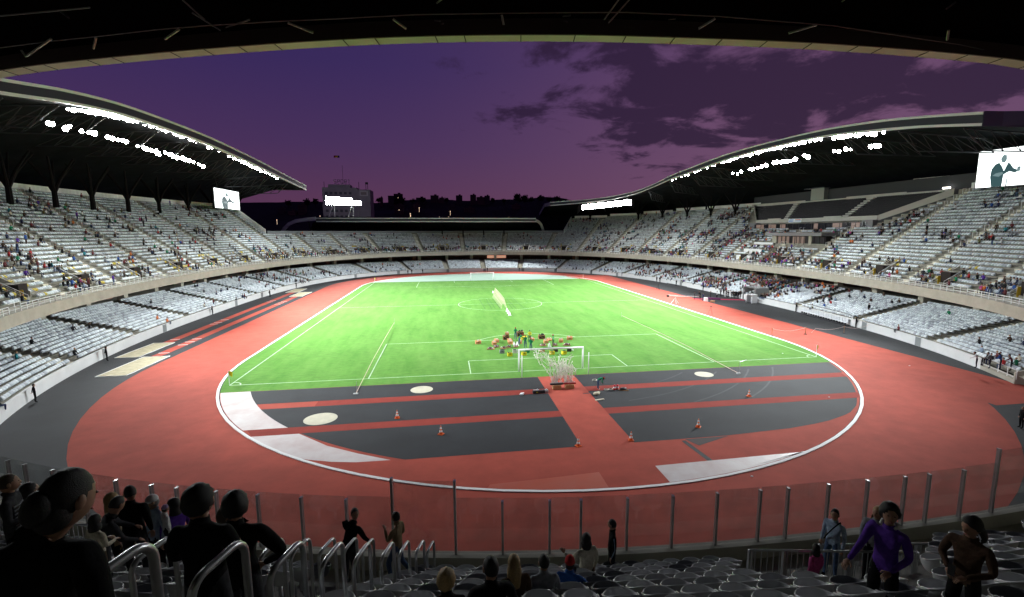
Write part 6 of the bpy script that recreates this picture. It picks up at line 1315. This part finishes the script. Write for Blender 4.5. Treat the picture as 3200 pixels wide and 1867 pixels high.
# A-frame lattice standing on the centre spot line
lat = empty('lattice_frame', (-.05, 1.5, 0), 0, 'long cream A-shaped lattice frame standing across the centre line', 'frame'); LW = mat('lattice_cream', (.52, .48, .34), .7)
n_ = 13; ys = np.linspace(10.6-1.5, -7.3-1.5, n_)
for i in range(n_):
    b = MB(); x0 = -.62; x1 = .62; b.tube([(x0, ys[i], 0), (0, ys[i], 2.3)], .040, 5); b.tube([(x1, ys[i], 0), (0, ys[i], 2.3)], .040, 5); b.tube([(x0*.55, ys[i], 1.05), (x1*.55, ys[i], 1.05)], .03, 5); b.build('a_frame', LW, lat)
b = MB()
for i in range(n_-1):
    for s in (-1, 1): b.tube([(s*.62*(1-.06), ys[i], 2.3*.06), (s*.62*(1-.94), ys[i+1], 2.3*.94)], .028, 4)
for s in (-1, 0, 1):
    for f in ((.35, .7) if s else (1.0,)): b.tube([(s*.62*(1-f), ys[0], 2.3*f), (s*.62*(1-f), ys[-1], 2.3*f)], .032, 5)
b.build('lattice', LW, lat)
# slack ribbons thrown up over two launch boxes behind the near goal
for i, (x, lab, m) in enumerate(((-.9, 'left', DRK), (.42, 'right', mat('box_red_lid', (.35, .02, .02), .5)))):
    r = empty('launch_box', (x, -59.2, .012), 0, '%s of two wooden launch boxes behind the near goal' % lab, 'box', 'launch boxes'); b = MB(); b.box((0, 0, .2), (.85, .6, .4)); b.build('box_body', WOOD, r, bevel=.01); b = MB(); b.box((0, .1, .48), (1.3, .35, .14)); b.build('rack', m, r)
    b = MB(); [b.tube([(q, .1, .5), (q, .1, .62)], .03, 6) for q in np.linspace(-.55, .55, 9)]; b.build('nozzle', WP, r)
    rb = MB(); rng = np.random.RandomState(5+i)
    for j in range(20):
        p0 = np.array([(rng.rand()-.5)*1.1, .1, .6]); tgt = np.array([(-x)+(-1.6+3.4*rng.rand()), .6+3.0*rng.rand(), 1.2+1.7*rng.rand()]) if j % 3 else np.array([-x-1.2+2.3*rng.rand(), .3+.8*rng.rand(), 2.2*rng.rand()+.5]); pts = []
        if j % 6 == 0: tgt = np.array([-x-3.0+rng.rand()*1.2, 3.0+rng.rand()*1.5, 2.6+rng.rand()*.6])
        ph = rng.rand(3)*6; fr = 3+rng.rand(3)*6
        for f in np.linspace(0, 1, 16): pts.append(p0+(tgt-p0)*f+np.array([math.sin(ph[0]+fr[0]*f), .5*math.sin(ph[1]+fr[1]*f), .7*math.sin(ph[2]+fr[2]*f)])*.34*math.sin(PI*min(1, f*1.3)*.6)+[0, 0, .9*math.sin(PI*f)*rng.rand()])
        rb.tube(pts, .027, 4, cap=False)
    o = rb.build('ribbons', mat('ribbon_white', (.82, .80, .72), .6), None); o.location = (x, -59.2, .012); tag(o, 'tangle of white ribbons floating above the %s launch box' % lab, 'ribbons', kind='stuff')
for i, (x, lab) in enumerate(((20.15, 'right'), (-20.6, 'left'))):
    c = empty('tensioned_cord', (x, -57.5, 0), 0, 'long thin pinkish cord stretched beside the %s penalty area line' % lab, 'cord'); b = MB(); b.tube([(0, 0, .05), (0, 12, .42), (0, 24, .45), (0, 36.5, .35)], .032, 5, cap=False); b.build('cord', mat('cord_pink', (.55, .42, .34), .6), c); b = MB(); b.tube([(.3, .3, 0), (.3, .3, 1.25), (1.4, .8, 1.3)], .03, 6) if i == 0 else b.tube([(-.05, .9, 0), (-.05, .9, 1.0)], .02, 5); b.build('stick', STEEL, c); b = MB(); b.box((0, 0, .05), (.45, .2, .1)); b.build('anchor', LGC, c); b = MB(); b.tube([(0, 36.5, 0), (0, 36.5, 1.0)], .02, 5); b.build('end_stick', STEEL, c)
# cable coils, bags and tools near the bending worker
for i, (x, y) in enumerate(((1925, 1300), (2078, 1425), (2135, 1420))):
    p = at(*Mx(x, y)); b = MB(); [b.tube([(math.cos(a)*(.24-.02*j), math.sin(a)*(.24-.02*j), .03+.03*j) for a in np.linspace(0, 2*PI, 17)], .018, 5) for j in range(3)]; o = b.build('cable_coil', mat('cable_pale', (.62, .60, .52), .6), None); o.location = (p[0], p[1], .014); tag(o, 'pale coiled cable on the surface, '+('behind the bending worker', 'just right of the bending worker', 'beside the red canister')[i], 'cable coil')
p = at(*Mx(2205, 1420)); r = empty('red_canister', (p[0], p[1], .014), .1, 'red and white twin canister beside the cable coils', 'canister'); b = MB(); [b.lathe([(.11, 0), (.12, .05), (.12, .42), (.05, .5)], (x, 0, 0), 12) for x in (-.16, .16)]; b.build('tank', mat('canister_red', (.55, .02, .03), .4), r, smooth=True); b = MB(); [b.lathe([(.122, .16), (.122, .32)], (x, 0, 0), 12) for x in (-.16, .16)]; b.build('white_label', WP, r)
p = at(*Mx(2300, 1425)); r = empty('tool_bag', (p[0], p[1], .014), .2, 'black tool bag with brushes lying right of the canister', 'bag'); b = MB(); b.ell((0, 0, .12), (.42, .2, .14), 12, 8); b.build('bag_body', DRK, r, smooth=True); b = MB(); b.tube([(-.5, .1, .03), (.1, -.35, .03)], .03, 6); b.box((.2, -.4, .04), (.3, .1, .06)); b.build('broom', WOOD, r)
for x, y, lab, sz in ((1160, 1458, 'white blue box on the red strip left of the launch boxes', .5), (1278, 1455, 'white canister right of the black case', .45)):
    p = at(*Mx(x, y)); b = MB(); b.box((0, 0, .12), (sz*1.2, .3, .24)); b.lathe([(.08, .24), (.06, .34)], (.1, 0, 0), 10); o = b.build('equipment_box', LGC, None, bevel=.03); o.location = (p[0], p[1], .014); tag(o, lab, 'box')
p = at(*Mx(1215, 1460)); r = empty('equipment_case', (p[0]-.2, p[1]-.1, .014), .05, 'long black case with yellow mark on the red strip', 'case'); b = MB(); b.box((0, 0, .13), (1.2, .35, .26)); b.build('case_body', DRK, r, bevel=.02); b = MB(); b.box((-.2, -.18, .13), (.16, .012, .08)); b.build('yellow_mark', YC, r)
A_ = lambda x, y: (600+x/1.9385, 1100+y/1.9385)
for x, y, lab, s in ((2450, 262, 'white sack and cardboard scraps left of the cable coils', 1.0), (1997, 263, 'white lamp lying on the left dark block', .6)):
    p = at(*A_(x, y)); b = MB(); b.ell((0, 0, .14*s), (.34*s, .24*s, .17*s), 12, 8); b.box((.2*s, .38*s, .12), (.55*s, .3*s, .05), (np.array([.95, .3, 0]), np.array([-.3, .95, 0]), np.array([0, 0, 1]))); o = b.build('sack', WP if s < 1 else mat('sack_cream', (.55, .50, .36), .8), None, smooth=False); o.location = (p[0], p[1], .012); tag(o, lab, 'sack')
p = at(*A_(2470, 292)); b = MB(); b.box((0, 0, .03), (.9, .22, .05)); o = b.build('plank', mat('plank_pale', (.55, .47, .36), .8), None); o.location = (p[0], p[1], .012); o.rotation_euler[2] = .2; tag(o, 'short pale plank below the sack', 'plank')
# beside the right straight
sheet('red_carpet', [(45.4, -1.0), (45.8, .5), (56.2, -3.4), (55.8, -4.9)], .0115, mat('carpet_crimson', (.36, .02, .06), .95))
tb_ = empty('prize_table', (47.6, -4.9, .01), -.32, 'long table with purple and white cloth beside the red carpet', 'table'); b = MB(); b.box((0, 0, .74), (3.3, .9, .04)); [b.tube([(x, y, 0), (x, y, .72)], .03, 5) for x in (-1.5, 1.5) for y in (-.35, .35)]; b.build('frame', DSTEEL, tb_); b = MB(); b.box((0.25, -.02, .60), (2.9, 1.0, .34)); b.build('purple_cloth', mat('cloth_plum', (.10, .01, .07), .8), tb_); b = MB(); b.box((-1.35, -.02, .42), (.75, 1.02, .78)); b.build('white_cloth', WP, tb_)
b = MB(); shell_geo(b, .9, .5, .35); b.box((0, 0, .33), (.8, .4, .04)); o = b.build('cardboard_box', CARD, None); o.location = (47.0, -6.2, .01); o.rotation_euler[2] = -.3; tag(o, 'flat cardboard box on the ground in front of the prize table', 'box')
jb = empty('camera_crane', (37.9, -6.6, .01), 0, 'television camera crane on a tripod standing on the red track', 'camera crane'); b = MB(); [b.tube([(0, 0, 1.3), (math.cos(a)*.9, math.sin(a)*.9, 0)], .04, 6) for a in (0.3, 2.4, 4.5)]; b.build('tripod', STEEL, jb); b = MB(); b.tube([(-1.6, .1, 1.75), (5.6, -.2, 1.35)], .05, 6); b.tube([(-1.6, .1, 1.95), (5.4, -.2, 1.5)], .025, 5); b.build('arm', STEEL, jb); b = MB(); b.box((-1.75, .1, 1.7), (.5, .3, .4)); b.build('counterweight', DRK, jb); b = MB(); b.box((5.6, -.2, 1.55), (.35, .3, .35)); b.build('camera_head', DRK, jb)
for x, y, lab in ((37.6, -21.6, 'black camera tripod standing alone on the red track'), (45.2, 18.1, 'small dark tripod on the apron by the far dugout')):
    b = MB(); [b.tube([(0, 0, 1.5), (math.cos(a)*.55, math.sin(a)*.55, 0)], .03, 5) for a in (.5, 2.6, 4.7)]; b.box((0, 0, 1.6), (.16, .28, .18)); o = b.build('tripod', DSTEEL, None); o.location = (x, y, .01); tag(o, lab, 'tripod')
for x, y, lab in ((36.9, -40.1, 'nearest the pitch'), (42.5, -40.2, 'in the middle of the track'), (48.9, -40.5, 'on the dark apron')):
    o_ = empty('tape_post', (x, y, .01), 0, 'wooden post for barrier tape, '+lab, 'post', 'posts with barrier tape'); b = MB(); b.tube([(0, 0, 0), (0, 0, 1.15)], .04, 6); b.build('stake', WOOD, o_); b = MB(); b.box((0, 0, .03), (.3, .3, .06)); b.build('foot', DSTEEL, o_)
b = MB()
for (a, c) in (((36.9, -40.1), (42.5, -40.2)), ((43.5, -40.2), (48.9, -40.5)), ((48.9, -40.5), (54.0, -39.8))):
    pts = [(a[0]+(c[0]-a[0])*f, a[1]+(c[1]-a[1])*f, (1.05 if not (a[0] == 43.5 and f == 0) else .2)-.42*math.sin(PI*f)) for f in np.linspace(0, 1, 9)]; b.tube(pts, .022, 4, cap=False)
tag(b.build('barrier_tape', mat('tape_white', (.7, .55, .5), .6)), 'sagging pale barrier tape strung across the red track', 'tape')
def dugout(p0, p1, label, n):
    p0, p1 = np.array(p0, float), np.array(p1, float); L = np.linalg.norm(p1-p0); d = (p1-p0)/L; out_ = np.array([-d[1], d[0]]); out_ = out_ if out_[0] > 0 else -out_
    r = empty('team_dugout', (*p0, .0), math.atan2(d[1], d[0]), label, 'dugout'); s = 1 if (np.array([-d[1], d[0]])@out_) > 0 else -1
    b = MB(); b.box((L/2, s*.9, .06), (L, 1.6, .12)); b.build('floor', DSTEEL, r)
    b = MB(); [b.box((L*(i+.5)/n, s*.85, .78), (L/n*.8, .09, .62)) for i in range(n)]; [b.box((L*(i+.5)/n, s*.62, .48), (L/n*.8, .42, .09)) for i in range(n)]; b.build('bench_seats', mat('bench_white', (.74, .76, .78), .4), r)
    b = MB(); [b.box((L*(i+.5)/n, s*.6, .28), (.06, .3, .34)) for i in range(n)]; b.build('bench_legs', DSTEEL, r)
    b = MB(); [b.tube([(x, s*.1, 2.0), (x, s*.9, 2.05), (x, s*1.5, 1.6), (x, s*1.6, 0)], .03, 5) for x in np.linspace(0, L, 8)]; b.tube([(0, s*.1, 2.0), (L, s*.1, 2.0)], .05, 6); b.build('frame', WSTEEL, r)
    b = MB(); b.grid([[(x, s*.1, 2.02), (x, s*.9, 2.08), (x, s*1.52, 1.62)] for x in (0, L)]); b.build('clear_canopy', GLASS, r)
dugout((55.2, -22.6), (53.6, -35.2), 'long team dugout with white seats, nearer of two on the right', 18)
dugout((54.9, 33.5), (56.0, 22.5), 'team dugout with white seats farther along the right side', 16)
tn = empty('tunnel_mouth', (56.9, -5.6, 0), 0, 'concrete player tunnel mouth with railing above it', 'tunnel'); b = MB(); b.box((1.2, 2.6, 1.5), (3.4, .3, 3.0)); b.box((1.2, -1.8, 1.5), (3.4, .3, 3.0)); b.box((1.6, .4, 2.95), (2.6, 4.3, .22)); b.build('tunnel_wall', mat('tunnel_grey', (.22, .23, .23), .8), tn); b = MB(); b.box((2.6, .4, 1.4), (.2, 4.0, 2.7)); b.build('tunnel_interior', mat('tunnel_tan', (.16, .14, .09), .8), tn); b = MB(); [b.tube([(.4, y, 3.0), (.4, y, 4.0)], .03, 4) for y in np.linspace(-1.8, 2.6, 9)]; b.tube([(.4, -1.8, 4.0), (.4, 2.6, 4.0)], .035, 5); b.build('tunnel_rail', WSTEEL, tn)
wb = empty('white_booth', (55.0, -8.4, .01), .1, 'small white booth standing beside the tunnel mouth', 'booth'); b = MB(); b.box((0, .85, .9), (1.4, .12, 1.8)); b.box((0, -.85, .9), (1.4, .12, 1.8)); b.box((0, 0, 1.84), (1.5, 1.9, .1)); b.build('booth_shell', WP, wb); b = MB(); b.box((.3, 0, .5), (.6, .7, 1.0)); b.build('booth_box', GC, wb)
k = 0
for px, py in ((328, 1119), (516, 1038), (726, 957), (832, 930), (1100, 868), (1231, 855), (1396, 849), (1513, 846), (1636, 846), (1741, 849), (1855, 855), (1950, 862), (2150, 893), (2712, 1030), (2884, 1082)):
    q = at(px, py); u, o_ = WC.coord(q[0], q[1]); P, n = WC.at(u); k += 1; t = np.array([-n[1], n[0]]); g_ = empty('wall_gate', (*(P-n*.03), 0), math.atan2(t[1], t[0]), 'grey mesh gate set into the white trackside wall, %s from the left' % ordw(k), 'gate', 'gates in the trackside wall'); b = MB(); b.box((0, 0, .62), (1.0, .04, 1.18)); b.build('gate_leaf', mat('gate_grey', (.26, .28, .28), .6), g_); b = MB(); [b.box((x, -.01, .64), (.05, .07, 1.26)) for x in (-.52, .52)]; b.build('gate_frame', STEEL, g_)
lr = empty('low_railing', (0, 0, 0), 0, 'low barred railing along the near right edge of the lower stand', 'railing'); b = MB(); uu = [u for u in np.arange(LU0, WC.near(48.3, -60.5), 1.5)]
for u in uu:
    P, n = WC.at(u); P2, n2 = WC.at(u+1.5); a = P+n*.12; c = P2+n2*.12; b.box((*a, .95), (.05, .05, 1.0)); [b.tube([(*a, z), (*c, z)], .025, 4, cap=False) for z in (1.43, .65)]
b.build('rail_posts', WSTEEL, lr)
k = 0
litter = [(1918, 1100+43), (1900, 1118)]
for i, (x, y) in enumerate(((24, -66), (41.6, -58), (40, -71), (-41, -76), (7.5, -78.5), (31, -50.3))):
    b = MB(); b.ell((0, 0, .03), (.10, .07, .03), 7, 4); o = b.build('litter', WP); o.location = (x, y, .012); tag(o, 'tiny scrap of white litter, '+('on the lower right dark block edge', 'on the red straight near the corner flag', 'on the red straight at lower right', 'on the red track at lower left', 'on the red area above the pale wedge', 'on the grass near the right corner')[i], 'litter', 'white scraps of litter')
